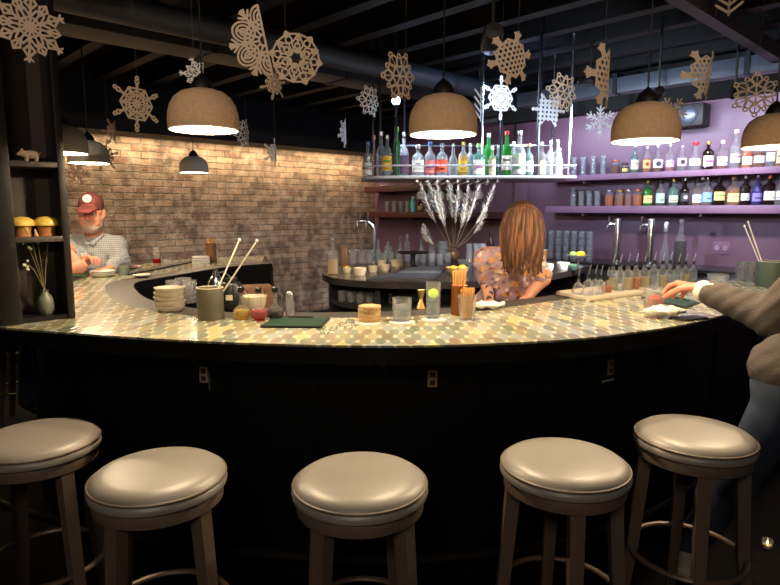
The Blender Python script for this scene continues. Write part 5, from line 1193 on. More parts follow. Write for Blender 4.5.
def towel(p, sx, sy, sz, lab, seed, m):
    rs = np.random.RandomState(seed); b = Body(); b.ell((0, 0, sz * .45), (sx, sy, sz * .55), k=.02)
    for _ in range(9):
        a = rs.uniform(0, 6.28); rr = rs.uniform(.3, .85); c = np.array((sx * rr * math.cos(a), sy * rr * math.sin(a), sz * .4)); d = np.array((rs.uniform(-.5, .5) * sx, rs.uniform(-.6, .6) * sy, sz * rs.uniform(.0, .4)))
        b.cap(c - d, c + d, sz * .3, sz * .24, k=.012)
    fz = lambda P: .0035 * np.sin(P[..., 0] * 70 + 60 * P[..., 1] + seed) + .003 * np.sin(P[..., 1] * 90 - 40 * P[..., 0] + 2 * seed) + .0015 * np.sin(P[..., 0] * 160 - 90 * P[..., 1])
    o = b.build('bar_towel', m, .004, noise=fz); zmin = min(v.co.z for v in o.data.vertices)
    for v in o.data.vertices: v.co.z = max(v.co.z - zmin, 0) if v.co.z - zmin < .5 else v.co.z
    o.location = p; tag(o, lab, 'towel', 'white bar towels'); return o
TOW = mat('white_towel', (220, 214, 200), .9, bump=.2, nscale=150)
towel(B(487, 309.5), .075, .045, .022, 'folded white bar towel beside the straws, before the woman', 3, TOW)
towel(B(663, 317.5), .09, .05, .034, 'crumpled white towel beside the red drink on the bar', 5, TOW)
t = thing('mobile_phone', 'black phone lying at the bar edge under the grey sleeve', 'phone', B(690, 319), R(25)); MB().box(-.075, .075, -.036, .036, 0, .008, bev=.003).build('phone_body', CAPC['black'], t); MB().box(-.07, .07, -.032, .032, .008, .0085).build('screen', mat('phone_screen', (12, 12, 14), .4), t, smooth=0)
# drink of the person on the right
def red_drink(t):
    fill(t, .044, .012, .05, liquid('pale_pink', (236, 200, 180), .3))
    MB().lathe([(0, -.006), (.026, -.006), (.028, 0), (.026, .006), (0, .006)], 20, (-.004, -.014, .042), M=Euler((R(75), R(25), 0)).to_matrix()).build('orange_slice', mat('blood_orange', (232, 84, 40), .4), t)
    for k in range(3): MB().box(-.014, .014, -.014, .014, -.013, .013, M=Matrix.Translation((.017 * math.cos(k * 2.1), .017 * math.sin(k * 2.1), .035)) @ Euler((k, k, k)).to_matrix().to_4x4(), bev=.003).build('ice_cube', ICE, t)
DRINK = at_z(654, 308.5, HC + .0005)
tumbler(DRINK, .052, .105, 'short glass with an orange red garnish held by the reaching hand', CLEAR, parts=red_drink, taper=.9)
tumbler(B(717, 290.5), .058, .098, 'glass of ice water near the green cup on the bar', CLEAR, parts=lambda t: iced(t, .05, .055), taper=.93)
# spouted bottles on their tray
c = [at_z(x, y, HC) for x, y in ((556, 295), (588, 302), (652, 293.5), (622, 287))]; cen = sum(c, Vector()) / 4; cen.z = HC + .001
t = thing('bottle_tray', 'pale wooden tray under the small spouted bottles', 'tray', cen)
l2 = [((q - cen).x, (q - cen).y) for q in c]
MB().prism(l2, 0, .008).build('tray_base', mat('tray_wood', (206, 192, 168), .5, noise=.1, nscale=10), t, smooth=0)
for a in range(4):
    p, q = Vector((*l2[a], 0)), Vector((*l2[(a + 1) % 4], 0)); d = (q - p); M = Matrix.Translation(p) @ Matrix.Rotation(math.atan2(d.y, d.x), 4, 'Z')
    MB().box(0, d.length, 0, .012, 0, .022, M=M).build('tray_rim', MATS['tray_wood'], t, smooth=0)
SPB = [(578, 296, .095, .030, None), (588, 297, .11, .028, None), (594.5, 296, .105, .026, None), (600, 295.5, .10, .026, None), (606.5, 294, .085, .032, 'amber'), (612, 291, .15, .032, 'straw'), (619, 292, .155, .032, 'clear'), (627, 291, .155, .031, 'straw'), (635, 290.5, .155, .031, 'amber'),
       (643.5, 289, .16, .033, 'straw'), (653, 288.5, .165, .034, 'clear'), (661.5, 287, .155, .030, 'straw'), (669, 286, .155, .034, 'clear'), (677.5, 284.5, .14, .03, 'clear'), (684.5, 283.5, .135, .028, 'straw'), (692.5, 282.5, .13, .026, 'clear')]
for i, (px, py, h, r, lq) in enumerate(SPB):
    p = at_z(px, py, HC); p.z = HC + (.0095 if i < 9 else .001)
    bottle(p, h, r, 'std' if i not in (0, 4, 12) else 'round', f'{ORD[i]} spouted glass bottle from the woman on the bar, ' + ('small and clear' if lq is None else f'with {dict(amber="amber", straw="pale yellow", clear="clear")[lq]} liquid'), CLEAR, lq, .45, 'spout', group='spouted bottles on the bar', n=16)
# back arm of the bar, in front of the man
t = thing('bar_mat', 'long black bar mat on the far arm of the bar', 'mat', (0, 0, 0))
a = [at_z(x, y, HC) for x, y in ((128, 275.5), (150, 271.5), (197, 261.8), (214, 259.5))]; b_ = [at_z(x, y, HC) for x, y in ((128, 273.2), (150, 269.3), (197, 260.2), (212, 258.3))]
MB().ring([(q.x, q.y) for q in a], [(q.x, q.y) for q in b_], HC + .0008, HC + .012).build('mat_body', CAPC['black'], t, smooth=0)
def plate(px, py, r, lab, n=1):
    for k in range(n):
        p = B(px, py); p.z += k * .012
        t = thing('dinner_plate', lab if n == 1 else f'{nth(k, n)} ' + lab, 'plate', p, 0, None if n == 1 else 'white plate pile by the man')
        MB().lathe([(0, 0), (r * .6, 0), (r, .016), (r, .019), (r * .6, .005), (0, .005)], 30).build('plate_body', CER, t)
    return B(px, py)
plate(103, 276.5, .085, 'plate of the white pile on the bar before the man', 3)
pp = plate(128, 268.5, .10, 'white plate of red food before the man in the cap')
for k in range(9):
    a = k * 2.4; t = thing('food_piece', 'piece of red food on the plate before the man', 'food', pp + Vector((.02 * math.sqrt(k) * math.cos(a), .02 * math.sqrt(k) * math.sin(a), .012)), a, 'red food pieces on the plate')
    MB().ball((0, 0, 0), .016, 10, 6, sc=(1.2, 1, .75)).build('food_body', mat('red_food%d' % (k % 3), ((190, 60, 40), (205, 120, 60), (170, 60, 44))[k % 3], .5), t)
ramekin(B(124, 274.5), .040, .062, 'small grey green cup beside the plate of red food', mat('sage_glaze', (120, 132, 118), .4), CER, group=None)
plate(142, 277.0, .06, 'small white saucer at the edge of the far arm')
tumbler(B(157, 264.5), .036, .155, 'tall glass with a little red drink on the far arm of the bar', CLEAR, parts=lambda t: fill(t, .032, .012, .05, LQ['red']), taper=.8)
tumbler(B(168, 265.5), .045, .06, 'low clear glass beside the tall red drink', CLEAR)
p = B(201, 263)
for k in range(4):
    t = thing('side_plate', f'{nth(k, 4)} white square plate of the pile on the far arm', 'plate', p + Vector((0, 0, k * .016)), .3, 'square white plates on the far arm'); MB().box(-.075, .075, -.06, .06, 0, .012, bev=.004).build('plate_body', CER, t); MB().box(-.06, .06, -.045, .045, .012, .0135).build('plate_well', CER, t, smooth=0)
ph = B(210, 262.5); ph.y += .05
t = thing('straw_holder', 'tall brown holder full of straws on the far arm of the bar', 'straw holder', ph); MB().lathe([(0, 0), (.045, 0), (.047, .005), (.047, .175), (.042, .175), (.04, .01), (0, .01)], 24).build('holder_body', mat('brown_holder', (130, 86, 50), .45), t)
straws(ph, .042, .21, 16, .012, 'tan straw in the brown holder on the far arm', 'straws in the brown holder')
t = thing('pepper_mill', 'small pale shaker just beside the brown straw holder', 'shaker', B(216.5, 261.5)); MB().lathe([(0, 0), (.018, 0), (.016, .08), (.012, .11), (0, .118)], 14).build('mill_body', CREAM, t)
t = thing('wooden_crate', 'tan wooden crate standing in the well behind the cruets', 'crate', (at_d(254, 285, 4.3).x, 4.3, 0), R(20))
MB().box(-.12, .12, -.1, .1, 0, 1.0, bev=.004).build('crate_body', WOODB, t); 
for x in (-.06, 0, .06): MB().box(x - .002, x + .002, -.103, -.1, .02, .98).build('groove', BLACK, t, smooth=0)

# ------------------------------------------------------------------ in the black shelf unit
for i, (fx, lab) in enumerate(((.24, 'yellow-capped mushroom ornament nearer the edge of the photo'), (.78, 'yellow-capped mushroom ornament nearer the bar side'))):
    t = thing('mushroom_ornament', lab, 'ornament', in_unit(fx, .5, SHZ[0] + .0005), 0, 'mushroom ornaments on the black shelf')
    MB().lathe([(0, 0), (.036, 0), (.034, .02), (.038, .045), (0, .045)], 24).build('mushroom_stem', mat('mushroom_stem', (150, 96, 44), .5), t)
    MB().lathe([(0, .040), (.040, .040), (.051, .045), (.052, .052), (.046, .068), (.030, .080), (0, .085)], 28).build('mushroom_cap', mat('mushroom_cap', (205, 170, 74), .4), t)
b = Body(); b.ell((0, 0, .030), (.030, .018, .018)).ell((-.032, 0, .034), (.014, .013, .013), k=.01).cap((-.043, 0, .031), (-.05, 0, .03), .007, .0065, k=.004)
for x in (-.018, .018):
    for y in (-.009, .009): b.cap((x, y, .02), (x, y, .004), .006, .005, k=.006)
for y in (-.008, .008): b.cap((-.032, y, .045), (-.036, y * 1.3, .053), .004, .002, k=.003)
b.cap((.029, 0, .034), (.036, .003, .042), .0025, .002, k=.003)
o = b.build('pig_figurine', mat('beige_ceramic', (190, 160, 130), .5), .0022); o.location = in_unit(.55, .4, SHZ[1] + .0008); o.rotation_euler = (0, 0, ANG); tag(o, 'small beige pig figurine on the middle board of the black shelf unit', 'figurine')
zmin = min(v.co.z for v in o.data.vertices); o.location.z -= zmin
vb = in_unit(.62, .45, HC + .0205)
t = thing('bud_vase', 'small grey green vase with dried stems in the black shelf unit', 'vase', vb)
MB().lathe([(0, 0), (.022, 0), (.032, .02), (.034, .045), (.028, .075), (.014, .092), (.012, .1), (.016, .106), (.012, .106), (.009, .096), (0, .09)], 24).build('vase_body', mat('celadon', (104, 110, 92), .4, noise=.15, nscale=30), t)
for i, (fx, hh, kind, lab) in enumerate(((.30, .30, 'tail', 'dried bunny tail stem leaning to the edge side in the small vase'), (.52, .27, 'tail', 'dried bunny tail stem nearly upright in the small vase'), (.86, .31, 'tail', 'dried bunny tail stem leaning to the bar side in the small vase'),
                                       (.2, .27, 'white', 'dried white flower stem leaning far out of the small vase'), (.22, .16, 'white', 'low dried white flower stem in the small vase'), (.75, .2, 'dark', 'short dark dried stem in the small vase'))):
    t = thing('dried_stem', lab, 'dried flower', vb + Vector((0, 0, .098)), 0, 'dried stems in the small vase')
    tip = in_unit(fx, .40 + .08 * (i % 3 - 1), HC) - vb; tip.z = hh - .03
    pts = [tip * s + Vector((0, 0, .03 * math.sin(s * 3.1))) for s in np.linspace(0, 1, 7)]
    MB().tube(pts, .0014, 5).build('stem', STEMM, t)
    d = (pts[-1] - pts[-2]).normalized(); M = d.to_track_quat('Z', 'Y').to_matrix()
    if kind == 'tail': MB().lathe([(0, -.035), (.005, -.03), (.0085, -.008), (.0075, .012), (.003, .028), (0, .034)], 12, pts[-1], M=M).build('seed_head', mat('bunny_tail', (186, 150, 104), .95, bump=.5, nscale=200), t)
    else:
        for k in range(6): MB().ball(pts[-1 - k // 2] + Vector((random.uniform(-.014, .014), random.uniform(-.012, .012), random.uniform(-.012, .012))), .006 if kind == 'white' else .004, 8, 5).build('blossom', mat('dried_white', (205, 196, 180), .9) if kind == 'white' else mat('dried_dark', (80, 50, 44), .9), t)
# ------------------------------------------------------------------ people
SKIN = mat('skin', (206, 142, 112), .5, noise=.06, nscale=30); SKINR = mat('ruddy_skin', (208, 136, 110), .5, noise=.10, nscale=25)
def pattern_mat(name, base, spots, scale=26):
    m = mat(name, base, .8); nt = m.node_tree; n = nt.nodes; L = nt.links; b = n['Principled BSDF']
    tc = n.new('ShaderNodeTexCoord'); nz = n.new('ShaderNodeTexNoise'); nz.inputs['Scale'].default_value = 18; L.new(tc.outputs['Object'], nz.inputs['Vector'])
    ad = n.new('ShaderNodeVectorMath'); ad.operation = 'MULTIPLY_ADD'; ad.inputs[1].default_value = (.05,) * 3; L.new(nz.outputs['Color'], ad.inputs[0]); L.new(tc.outputs['Object'], ad.inputs[2])
    vo = n.new('ShaderNodeTexVoronoi'); vo.inputs['Scale'].default_value = scale; L.new(ad.outputs[0], vo.inputs['Vector'])
    sp = n.new('ShaderNodeSeparateColor'); L.new(vo.outputs['Color'], sp.inputs[0])
    cr = n.new('ShaderNodeValToRGB'); cr.color_ramp.interpolation = 'CONSTANT'; e = cr.color_ramp.elements
    e[0].position = 0; e[0].color = lin(spots[0]) + (1,); e[1].position = 1 / len(spots); e[1].color = lin(spots[1]) + (1,)
    for i, c in enumerate(spots[2:]): x = e.new((i + 2) / len(spots)); x.color = lin(c) + (1,)
    L.new(sp.outputs[0], cr.inputs[0])
    mr = n.new('ShaderNodeMapRange'); mr.inputs[1].default_value = .48; mr.inputs[2].default_value = .60; L.new(vo.outputs['Distance'], mr.inputs[0])
    mx = n.new('ShaderNodeMix'); mx.data_type = 'RGBA'; L.new(mr.outputs[0], mx.inputs[0]); L.new(cr.outputs[0], mx.inputs[6]); mx.inputs[7].default_value = lin(base) + (1,)
    L.new(mx.outputs[2], b.inputs['Base Color']); return m
def plaid_mat(name, base, dark, s=42):
    m = mat(name, base, .85); nt = m.node_tree; n = nt.nodes; L = nt.links; b = n['Principled BSDF']
    tc = n.new('ShaderNodeTexCoord'); fac = None
    for d in ('X', 'Z'):
        wv = n.new('ShaderNodeTexWave'); wv.bands_direction = d; wv.inputs['Scale'].default_value = s; L.new(tc.outputs['Object'], wv.inputs['Vector'])
        pw = n.new('ShaderNodeMath'); pw.operation = 'POWER'; pw.inputs[1].default_value = 4; L.new(wv.outputs['Fac'], pw.inputs[0])
        if fac is None: fac = pw.outputs[0]
        else:
            a = n.new('ShaderNodeMath'); a.operation = 'MAXIMUM'; L.new(fac, a.inputs[0]); L.new(pw.outputs[0], a.inputs[1]); fac = a.outputs[0]
    mx = n.new('ShaderNodeMix'); mx.data_type = 'RGBA'; mx.inputs[6].default_value = lin(base) + (1,); mx.inputs[7].default_value = lin(dark) + (1,); L.new(fac, mx.inputs[0]); L.new(mx.outputs[2], b.inputs['Base Color']); return m
A3 = lambda v: np.array(v, float)
def person(name_label, torso, arms, legs, hd, hm, hs, skin, shirt, trousers, sleeve=1.0, sw=.018, h=.009, extra_cloth=None, shoe=None, neck_r=.055, hand_kw=None):
    """torso: dict neck, shl, shr, chest, belly, pelvis (+radii); arms: list of (shoulder, elbow, wrist, hand dir, palm normal, thumb); legs: (hip, knee, ankle, toe)"""
    T = {k: A3(v) for k, v in torso.items() if k != 'r'}; rr = torso['r']; M = frame(torso_face(T), (0, 0, 1))
    b = Body(); tips = []
    W = head(b, hd, hm, hs)
    b.cap(T['neck'], A3(hd) + hm @ np.array((0, .03, -.05)) * hs, neck_r, neck_r * .95, k=.03)
    def trunk(q, g):
        q.cap(T['shl'], T['shr'], .062 * rr + g, k=.05); q.ell(T['chest'], (np.array((.165, .115, .17)) * rr + g), M, k=.06); q.ell(T['belly'], (np.array((.15, .115, .16)) * rr * torso.get('bellys', 1) + g) if False else np.array((.15, .12, .16)) * rr + g, M, k=.06)
        q.cap(T['neck'] + A3((0, 0, -.035)), (T['shl'] + T['shr']) / 2 + A3((0, 0, -.05)), .055 * rr + g, .08 * rr + g, k=.05)
    trunk(b, 0); b.ell(T['pelvis'], np.array((.165, .125, .12)) * rr, M, k=.06)
    for i, (s, e, wr, hdv, pn, th, kw) in enumerate(arms):
        b.chain([s, e, wr], [.052 * rr, .042 * rr, .028 * rr], k=.03); tips.append(hand(b, wr, hdv, pn, th, **kw))
    for hp, kn, an, toe in legs:
        b.chain([hp, kn, an], [.085 * rr, .058 * rr, .042 * rr], k=.03); b.cap(an, toe, .036, .03, k=.03)
    body = b.build('person', skin, h * .72); tag(body, name_label, 'person')
    c = Body(); trunk(c, sw); c.ell(T['pelvis'] + A3((0, 0, .04)), np.array((.165, .125, .09)) * rr + sw, M, k=.05)
    for (s, e, wr, hdv, pn, th, kw) in arms:
        s, e, wr = A3(s), A3(e), A3(wr)
        if sleeve <= 1: c.cap(s, s + (e - s) * sleeve, .056 * rr + sw, .046 * rr + sw, k=.03)
        else: c.cap(s, e, .056 * rr + sw, .047 * rr + sw, k=.03); c.cap(e, e + (wr - e) * (sleeve - 1), .047 * rr + sw, .03 * rr + sw, k=.03)
    if extra_cloth: extra_cloth(c, T, M)
    up = A3(hd) - T['neck']; up /= np.linalg.norm(up)
    c.cap(T['neck'] + up * .005, T['neck'] + up * .2, neck_r + .008, neck_r + .03, k=.012, sub=True)
    fz = lambda P: .0028 * np.sin(P[..., 0] * 62 + P[..., 2] * 48 + 18 * P[..., 1]) + .002 * np.sin(P[..., 2] * 95 - P[..., 0] * 40 + P[..., 1] * 70)
    top = c.build('shirt', shirt, h, parent=body, noise=fz)
    t = Body(); t.ell(T['pelvis'] + A3((0, 0, -.02)), np.array((.165, .125, .11)) * rr + .012, M, k=.05)
    for hp, kn, an, toe in legs: t.chain([hp, kn, an], [.085 * rr + .014, .058 * rr + .016, .042 * rr + .022], k=.03)
    t.build('trousers', trousers, h, parent=body)
    if shoe:
        for hp, kn, an, toe in legs:
            sh = Body(); sh.cap(A3(an) + A3((0, 0, -.02)), A3(toe), .048, .042, k=.02).cap(A3(an) + A3((0, 0, .03)), A3(an), .046, .048, k=.02); sh.build('shoe', shoe, h * .8, parent=body)
    return body, W, tips
def torso_face(T):
    s = T['shr'] - T['shl']; f = np.cross(np.array((0, 0, 1.)), s); return f / np.linalg.norm(f)
# --- woman behind the bar, head bowed, hair hanging over her face (shl = at the smaller px)
Hc = A3(at_d(521, 226, 3.24)); HM = frame((-.05, -.62, -.78), (0, -.78, .62))
N = Hc + A3((-.008, .165, -.105))
shl, shr = N + A3((-.145, -.01, -.095)), N + A3((.112, .02, -.095))
def frill(c, T, M): c.ell(T['chest'] + A3((0, -.03, -.06)), (.15, .11, .12), M, k=.05)
FLORAL = pattern_mat('floral_shirt', (172, 140, 146), [(214, 128, 44), (184, 150, 160), (226, 204, 184), (150, 96, 60), (190, 160, 176), (232, 160, 70), (128, 92, 104)], 40)
woman, W, tips = person('woman with long reddish brown hair bowed over the bar, floral shirt, tattooed forearm',
    dict(neck=N, shl=shl, shr=shr, chest=N + A3((0, .10, -.19)), belly=N + A3((.0, .24, -.36)), pelvis=(N[0], 3.72, .93), r=.90),
    [(shl, at_d(487, 281, 3.42), at_d(490, 308, 3.32), (.2, -.35, -.8), (.9, .2, -.1), 1, {}), (shr, at_d(543, 279, 3.40), at_d(516, 310, 3.31), (-.6, -.3, -.6), (-.3, .5, -.6), -1, {})],
    [((N[0] - .09, 3.72, .88), (N[0] - .10, 3.66, .48), (N[0] - .10, 3.72, .08), (N[0] - .11, 3.58, .04)), ((N[0] + .09, 3.72, .88), (N[0] + .10, 3.66, .48), (N[0] + .10, 3.72, .08), (N[0] + .11, 3.58, .04))],
    Hc, HM, .98, SKIN, FLORAL, mat('dark_trousers', (30, 28, 32), .8), sleeve=.80, sw=.020, h=.008, extra_cloth=frill, shoe=CAPC['black'])
HAIR = mat('auburn_hair', (62, 39, 27), .7, spec=.25, noise=.6, nscale=70, stretch=(1, 1, .06)); HAIRL = mat('auburn_hair_light', (104, 68, 43), .65, spec=.3, noise=.5, nscale=70, stretch=(1, 1, .06))
hb = Body(); T0 = Hc + A3((0, -.062, .112))
hb.ell(Hc + A3((0, .0, .01)), (.098, .115, .112), k=.03); hb.ell(Hc + A3((0, -.035, -.075)), (.098, .085, .10), k=.04); hb.ell(Hc + A3((.0, .03, -.07)), (.095, .09, .11), k=.04)
hb.ell(Hc + HM @ np.array((0, .015, .034)), (.086, .106, .100), HM, k=.03)
hair = hb.build('hair', HAIR, .006, parent=woman)
rr = random.Random(4); mbs = [MB(), MB()]
for i in range(300):
    a = 2 * math.pi * rr.random(); part = rr.uniform(-.05, .06); st = Vector(T0) + Vector((rr.uniform(-.010, .010), part * .8, .004 - 3.0 * part * part))
    ca, sa = math.cos(a), math.sin(a); R1 = rr.uniform(.100, .108); ry = R1 * 1.14; ln = rr.uniform(.15, .225) if sa < .35 else rr.uniform(.10, .15)
    c = Vector(Hc) + Vector((0, -.026, 0)); e1 = c + Vector((ca * R1 * .74, sa * ry * .78, .083)); e2 = c + Vector((ca * R1, sa * ry, .0)); e3 = c + Vector((ca * R1 * 1.0, sa * ry * .98 - .01, -ln * .55)); e4 = c + Vector((ca * R1 * rr.uniform(.78, .98), sa * ry * .88 - .015, -ln)); e5 = e4 + Vector((rr.uniform(-.012, .012), rr.uniform(-.01, .01), -.03))
    ctrl = [st, e1, e2, e3, e4, e5]; P = []
    for k in range(len(ctrl) - 1):
        p0, p1, p2, p3 = ctrl[max(k - 1, 0)], ctrl[k], ctrl[k + 1], ctrl[min(k + 2, len(ctrl) - 1)]
        for q in range(4):
            t = q / 4; P.append(.5 * ((2 * p1) + (p2 - p0) * t + (2 * p0 - 5 * p1 + 4 * p2 - p3) * t * t + (3 * p1 - p0 - 3 * p2 + p3) * t ** 3))
    P.append(ctrl[-1]); n = len(P); ph, am = rr.uniform(0, 6), rr.uniform(.002, .006)
    P = [q + Vector((math.sin(k * .55 + ph), math.cos(k * .5 + ph), 0)) * am * min(1, k / 8) for k, q in enumerate(P)]
    mbs[i % 3 == 0].tube(P, [.0035 + .0035 * math.sin(math.pi * min(1, (k + 2) / n)) for k in range(n - 1)] + [.001], 5)
mbs[0].build('hair_locks', HAIR, hair)['kind'] = 'stuff'
mbs[1].build('lighter_hair_locks', HAIRL, hair)['kind'] = 'stuff'
mb = MB()
e, wv = A3(at_d(487, 281, 3.42)), A3(at_d(490, 308, 3.32))
TAT = mat('tattoo_ink', (70, 72, 78), .6)
for k, (f, a) in enumerate(((.25, -.3), (.45, .3), (.62, -.2), (.36, .9))):
    c = e + (wv - e) * f; M = Matrix.Rotation(R(90), 3, 'X'); MB().ball(Vector(c) + Vector((.028 * math.sin(a), -.0335 * math.cos(a), 0)), .015, 10, 6, sc=(1, .25, 1.2)).build('tattoo', TAT, woman)
for k in range(3):
    f = .2 + .22 * k; c = A3(N) + A3((.012, -.045 - .01 * k, -.09 - .07 * k)); MB().ball(tuple(c), .006, 8, 5).build('shirt_button', CREAM, woman)
# --- man in the cap behind the far arm
Hc = A3(at_d(91.5, 213, 4.76)); HM = frame((.22, -.95, -.10), (.03, -.08, 1)); HS = 1.15
N = Hc + A3((-.01, .06, -.185)); shl, shr = N + A3((-.17, -.03, -.075)), N + A3((.135, .05, -.085))
PLAID = plaid_mat('plaid_shirt', (172, 172, 168), (112, 122, 134), 21)
c2 = lambda x, y, d: at_d(x, y, d)
man, W, tips = person('man in maroon cap and grey plaid shirt sitting behind the far arm of the bar',
    dict(neck=N, shl=shl, shr=shr, chest=N + A3((.01, .02, -.22)), belly=N + A3((.0, .02, -.42)), pelvis=N + A3((-.02, .12, -.60)), r=1.10),
    [(shl, c2(73, 262, 4.60), c2(86, 259, 4.36), (.75, -.45, .12), (.1, -.2, -1), -1, dict(curl=(.5, .7, .5))), (shr, c2(120, 261, 4.72), c2(110, 269, 4.45), (-.55, -.75, -.02), (0, 0, -1), 1, dict(curl=(.25, .4, .3)))],
    [(N + A3((-.11, .08, -.64)), N + A3((-.06, -.16, -.60)), N + A3((-.10, -.14, -1.18)), N + A3((-.02, -.24, -1.23))), (N + A3((.10, .10, -.64)), N + A3((.14, -.10, -.60)), N + A3((.12, -.06, -1.18)), N + A3((.2, -.16, -1.23)))],
    Hc, HM, HS, SKINR, PLAID, mat('jeans_dark', (52, 58, 74), .85), sleeve=1.82, sw=.020, h=.009, neck_r=.066, shoe=CAPC['black'])
LP = lambda x, y, z: tuple(Hc + HM @ (np.array((x, y, z)) * HS))
cb = Body(); cb.ell(LP(0, .012, .055), np.array((.080, .104, .088)) * HS, HM, k=.01); cb.ell(LP(0, .0, -.06), np.array((.13, .16, .092)) * HS, HM, k=.012, sub=True)
bm_ = HM @ np.array(Matrix.Rotation(R(14), 3, 'X'))
cb.ell(LP(0, -.122, .040), np.array((.060, .074, .011)) * HS, bm_, k=.012)
cap_o = cb.build('baseball_cap', mat('maroon_cap', (98, 42, 40), .8, noise=.1, nscale=60), .005, parent=man)
MD = Matrix(HM.tolist()) @ Matrix.Rotation(R(66), 3, 'X')
o = MB().lathe([(0, 0), (.027 * HS, 0), (.027 * HS, .004), (0, .005)], 22, LP(0, -.0855, .104), M=MD).build('round_emblem', mat('emblem_white', (222, 206, 190), .7), cap_o)
MB().box(-.012, .012, -.004, .004, .005, .0065, M=Matrix.Translation(LP(0, -.0855, .104)) @ MD.to_4x4()).build('emblem_mark', mat('emblem_red', (150, 70, 60), .7), o, smooth=0)
bd = Body(); bd.ell(LP(0, -.052, -.085), np.array((.058, .052, .052)) * HS, HM, k=.02)
for q in (-1, 1): bd.cap(LP(q * .058, -.02, -.03), LP(q * .05, -.05, -.075), .017 * HS, .02 * HS, k=.02)
bd.cap(LP(-.026, -.098, -.05), LP(.026, -.098, -.05), .009 * HS, k=.01); bd.ell(LP(0, -.106, -.066), np.array((.022, .018, .008)) * HS, HM, k=.006, sub=True)
bd.build('beard', mat('grey_beard', (178, 156, 142), .9, noise=.2, nscale=90, bump=.6), .0045, parent=man)
for q in (-1, 1):
    e_ = MB().ball(LP(q * .031, -.089, .001), .0125 * HS, 14, 9).build('eye', mat('eye_white', (220, 205, 195), .3), man); MB().ball(LP(q * .031, -.098, .0), .0055 * HS, 10, 6).build('iris', mat('iris', (50, 44, 40), .2), e_)
    MB().tube([LP(q * .014, -.099, .018), LP(q * .032, -.1, .022), LP(q * .046, -.092, .016)], [.003, .0045, .003], 6).build('eyebrow', MATS['grey_beard'], man)
col_ = Body(); 
for q in (-1, 1): col_.cap(tuple(N + A3((q * .072, -.04, .01))), tuple(N + A3((q * .022, -.105, -.055))), .016, .02, k=.01)
col_.build('shirt_collar', PLAID, .006, parent=man)
for k in range(4): MB().ball(tuple(N + A3((.03, -.152 - .008 * k + (.02 if k == 0 else 0), -.12 - .075 * k))), .006, 8, 5).build('shirt_button', CREAM, man)
# --- neighbour hidden behind the black shelf unit, only a bare arm shows
Hc2 = A3(at_d(22, 205, 4.22)); HM2 = frame((.8, -.55, -.15), (0, 0, 1)); N2 = Hc2 + A3((-.02, .03, -.18))
shl2, shr2 = N2 + A3((-.08, -.18, -.06)), N2 + A3((.12, .15, -.06))
nb, W, tips = person('person beside the capped man, hidden by the black shelf unit except one bare arm',
    dict(neck=N2, shl=shl2, shr=shr2, chest=N2 + A3((0, 0, -.2)), belly=N2 + A3((-.02, 0, -.4)), pelvis=N2 + A3((-.08, .04, -.6)), r=.98),
    [(shr2, at_d(79, 267, 4.10), at_d(64, 271, 3.92), (-.5, -.8, 0), (0, 0, -1), 1, {}), (shl2, at_d(52, 270, 3.95), at_d(60, 272, 3.80), (.6, -.7, 0), (0, 0, -1), -1, {})],
    [(N2 + A3((-.06, -.08, -.64)), N2 + A3((.10, -.16, -.60)), N2 + A3((.03, -.16, -1.18)), N2 + A3((.11, -.2, -1.23))), (N2 + A3((-.04, .10, -.64)), N2 + A3((.10, .03, -.60)), N2 + A3((.04, .04, -1.18)), N2 + A3((.12, .0, -1.23)))],
    Hc2, HM2, 1.0, SKINR, mat('tan_tee', (176, 120, 84), .85), MATS['jeans_dark'], sleeve=.5, h=.010, shoe=CAPC['black'])
hb = Body(); hb.ell(Hc2 + A3((-.01, .01, .05)), (.095, .095, .08)); hb.build('hair', mat('brown_hair', (70, 48, 34), .6), .009, parent=nb)
# --- person in jeans and grey sweater reaching over the bar
C0 = A3((1.70, 2.02, 0)); wr = A3(at_d(703, 290.5, 2.60)); el = A3(at_d(775, 317, 2.36)); shL = A3((1.54, 2.06, 1.37)); shR = A3((1.90, 1.95, 1.38)); N3 = A3((1.72, 2.03, 1.44)); gl = A3(DRINK) + A3((0, 0, .07))
HD = A3(DRINK) + A3((.02, .0, .14)) - wr
def hem(c, T, M): c.ell((1.52, 2.14, .985), (.165, .15, .105), M, k=.05); c.cap(el + A3((0, 0, -.005)), shL, .085, .10, k=.03); c.cap(wr + (el - wr) * .12, el, .050, .078, k=.02)
Hc3 = A3((1.74, 2.09, 1.605)); HM3 = frame((-.5, .84, -.2), (0, 0, 1))
rp, W, tips = person('person in grey sweater and jeans standing at the bar, reaching out to a red drink',
    dict(neck=N3, shl=shR, shr=shL, chest=(1.68, 2.05, 1.24), belly=(1.62, 2.08, 1.08), pelvis=(1.52, 2.13, .92), r=1.0),
    [(shL, el, wr, HD, (-.35, .1, -.9), 1, dict(curl=(.5, .55, .35), s=1.24)), (shR, (1.93, 2.28, 1.15), (1.72, 2.50, 1.125), (-.6, .8, .0), (0, 0, -1), 1, {})],
    [((1.46, 2.13, .88), at_d(737, 482, 2.30), (1.285, 2.42, .10), (1.235, 2.315, .045)), ((1.66, 2.13, .88), (1.70, 2.14, .47), (1.72, 2.10, .09), (1.66, 2.22, .045))],
    Hc3, HM3, 1.0, SKINR, mat('grey_sweater', (80, 72, 66), .9, noise=.15, nscale=120, bump=.3), mat('blue_jeans', (52, 63, 82), .85, noise=.25, nscale=25), sleeve=1.86, sw=.02, h=.008, extra_cloth=hem, shoe=mat('white_shoe', (205, 200, 192), .6))
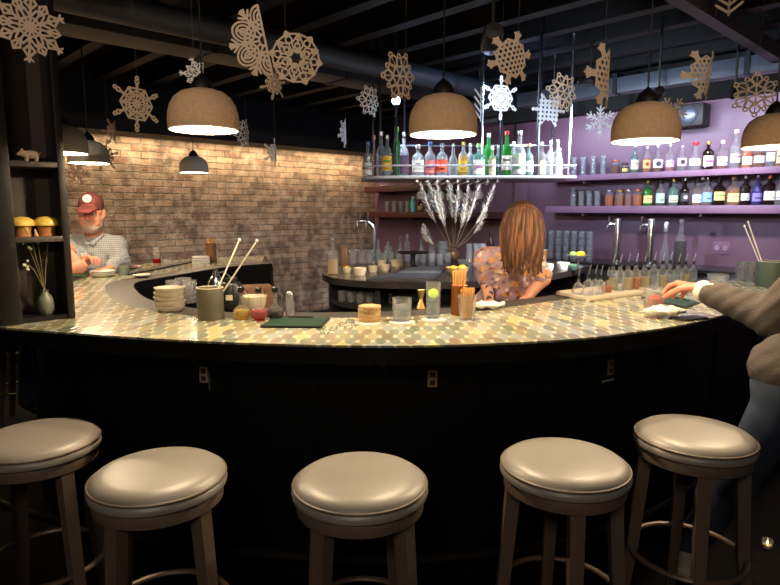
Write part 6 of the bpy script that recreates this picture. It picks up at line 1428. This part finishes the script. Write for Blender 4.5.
hb = Body(); hb.ell(Hc3 + A3((.01, -.02, .05)), (.09, .1, .085)); hb.build('hair', MATS['brown_hair'], .009, parent=rp)
cf = Body(); d_ = (el - wr) / np.linalg.norm(el - wr); cf.cap(wr + d_ * .004, wr + d_ * .045, .046, .052, k=.01); cf.build('shirt_cuff', mat('white_cuff', (226, 216, 200), .8), .005, parent=rp)
# stools carrying the seated people
for q, lab in (((Vector(tuple(N + A3((-.02, .14, 0))))), 'bar stool under the man in the maroon cap'), ((Vector(tuple(N2 + A3((-.1, .04, 0))))), 'bar stool under the person hidden by the black shelf unit')):
    dup(st0, Vector((q.x, q.y, 0)), .3, lab, scale=(1.0, 1.0, .75 if 'cap' in lab else .84))
# small candle on the floor near the jeans
t = thing('tea_light', 'small burning tea light on the floor beside the jeans', 'candle', at_z(767, 548, 0))
t.scale = (.7, .7, .7)
MB().lathe([(0, 0), (.03, 0), (.034, .06), (.031, .06), (.028, .006), (0, .006)], 18).build('glass_cup', CLEAR, t); MB().lathe([(0, .006), (.026, .006), (.026, .025), (0, .025)], 16).build('wax', CREAM, t)
MB().lathe([(0, .026), (.004, .032), (.005, .04), (.0, .058)], 10).build('flame', mat('flame', (255, 200, 120), .4, emit=(1, .7, .35, 12)), t)

# dark chair in the room beyond the end of the bar
cp = at_d(6, 330, 5.5); t = thing('dining_chair', 'dark wooden chair beyond the bar, under the black shelf unit', 'chair', (cp.x, cp.y, 0), R(30))
DW = mat('dark_chair_wood', (46, 28, 20), .45)
MB().box(-.21, .21, -.2, .2, .43, .465, bev=.008).build('seat', DW, t)
for x in (-.19, .19):
    MB().box(x - .018, x + .018, .17, .205, 0, .92, bev=.004).build('leg', DW, t); MB().box(x - .018, x + .018, -.2, -.165, 0, .43, bev=.004).build('leg', DW, t)
for z in (.88, .56): MB().box(-.172, .172, .175, .2, z - .03, z + .03, bev=.004).build('back_rail', DW, t)
for x in (-.1, 0, .1): MB().box(x - .015, x + .015, .18, .196, .59, .85, bev=.003).build('back_slat', DW, t)
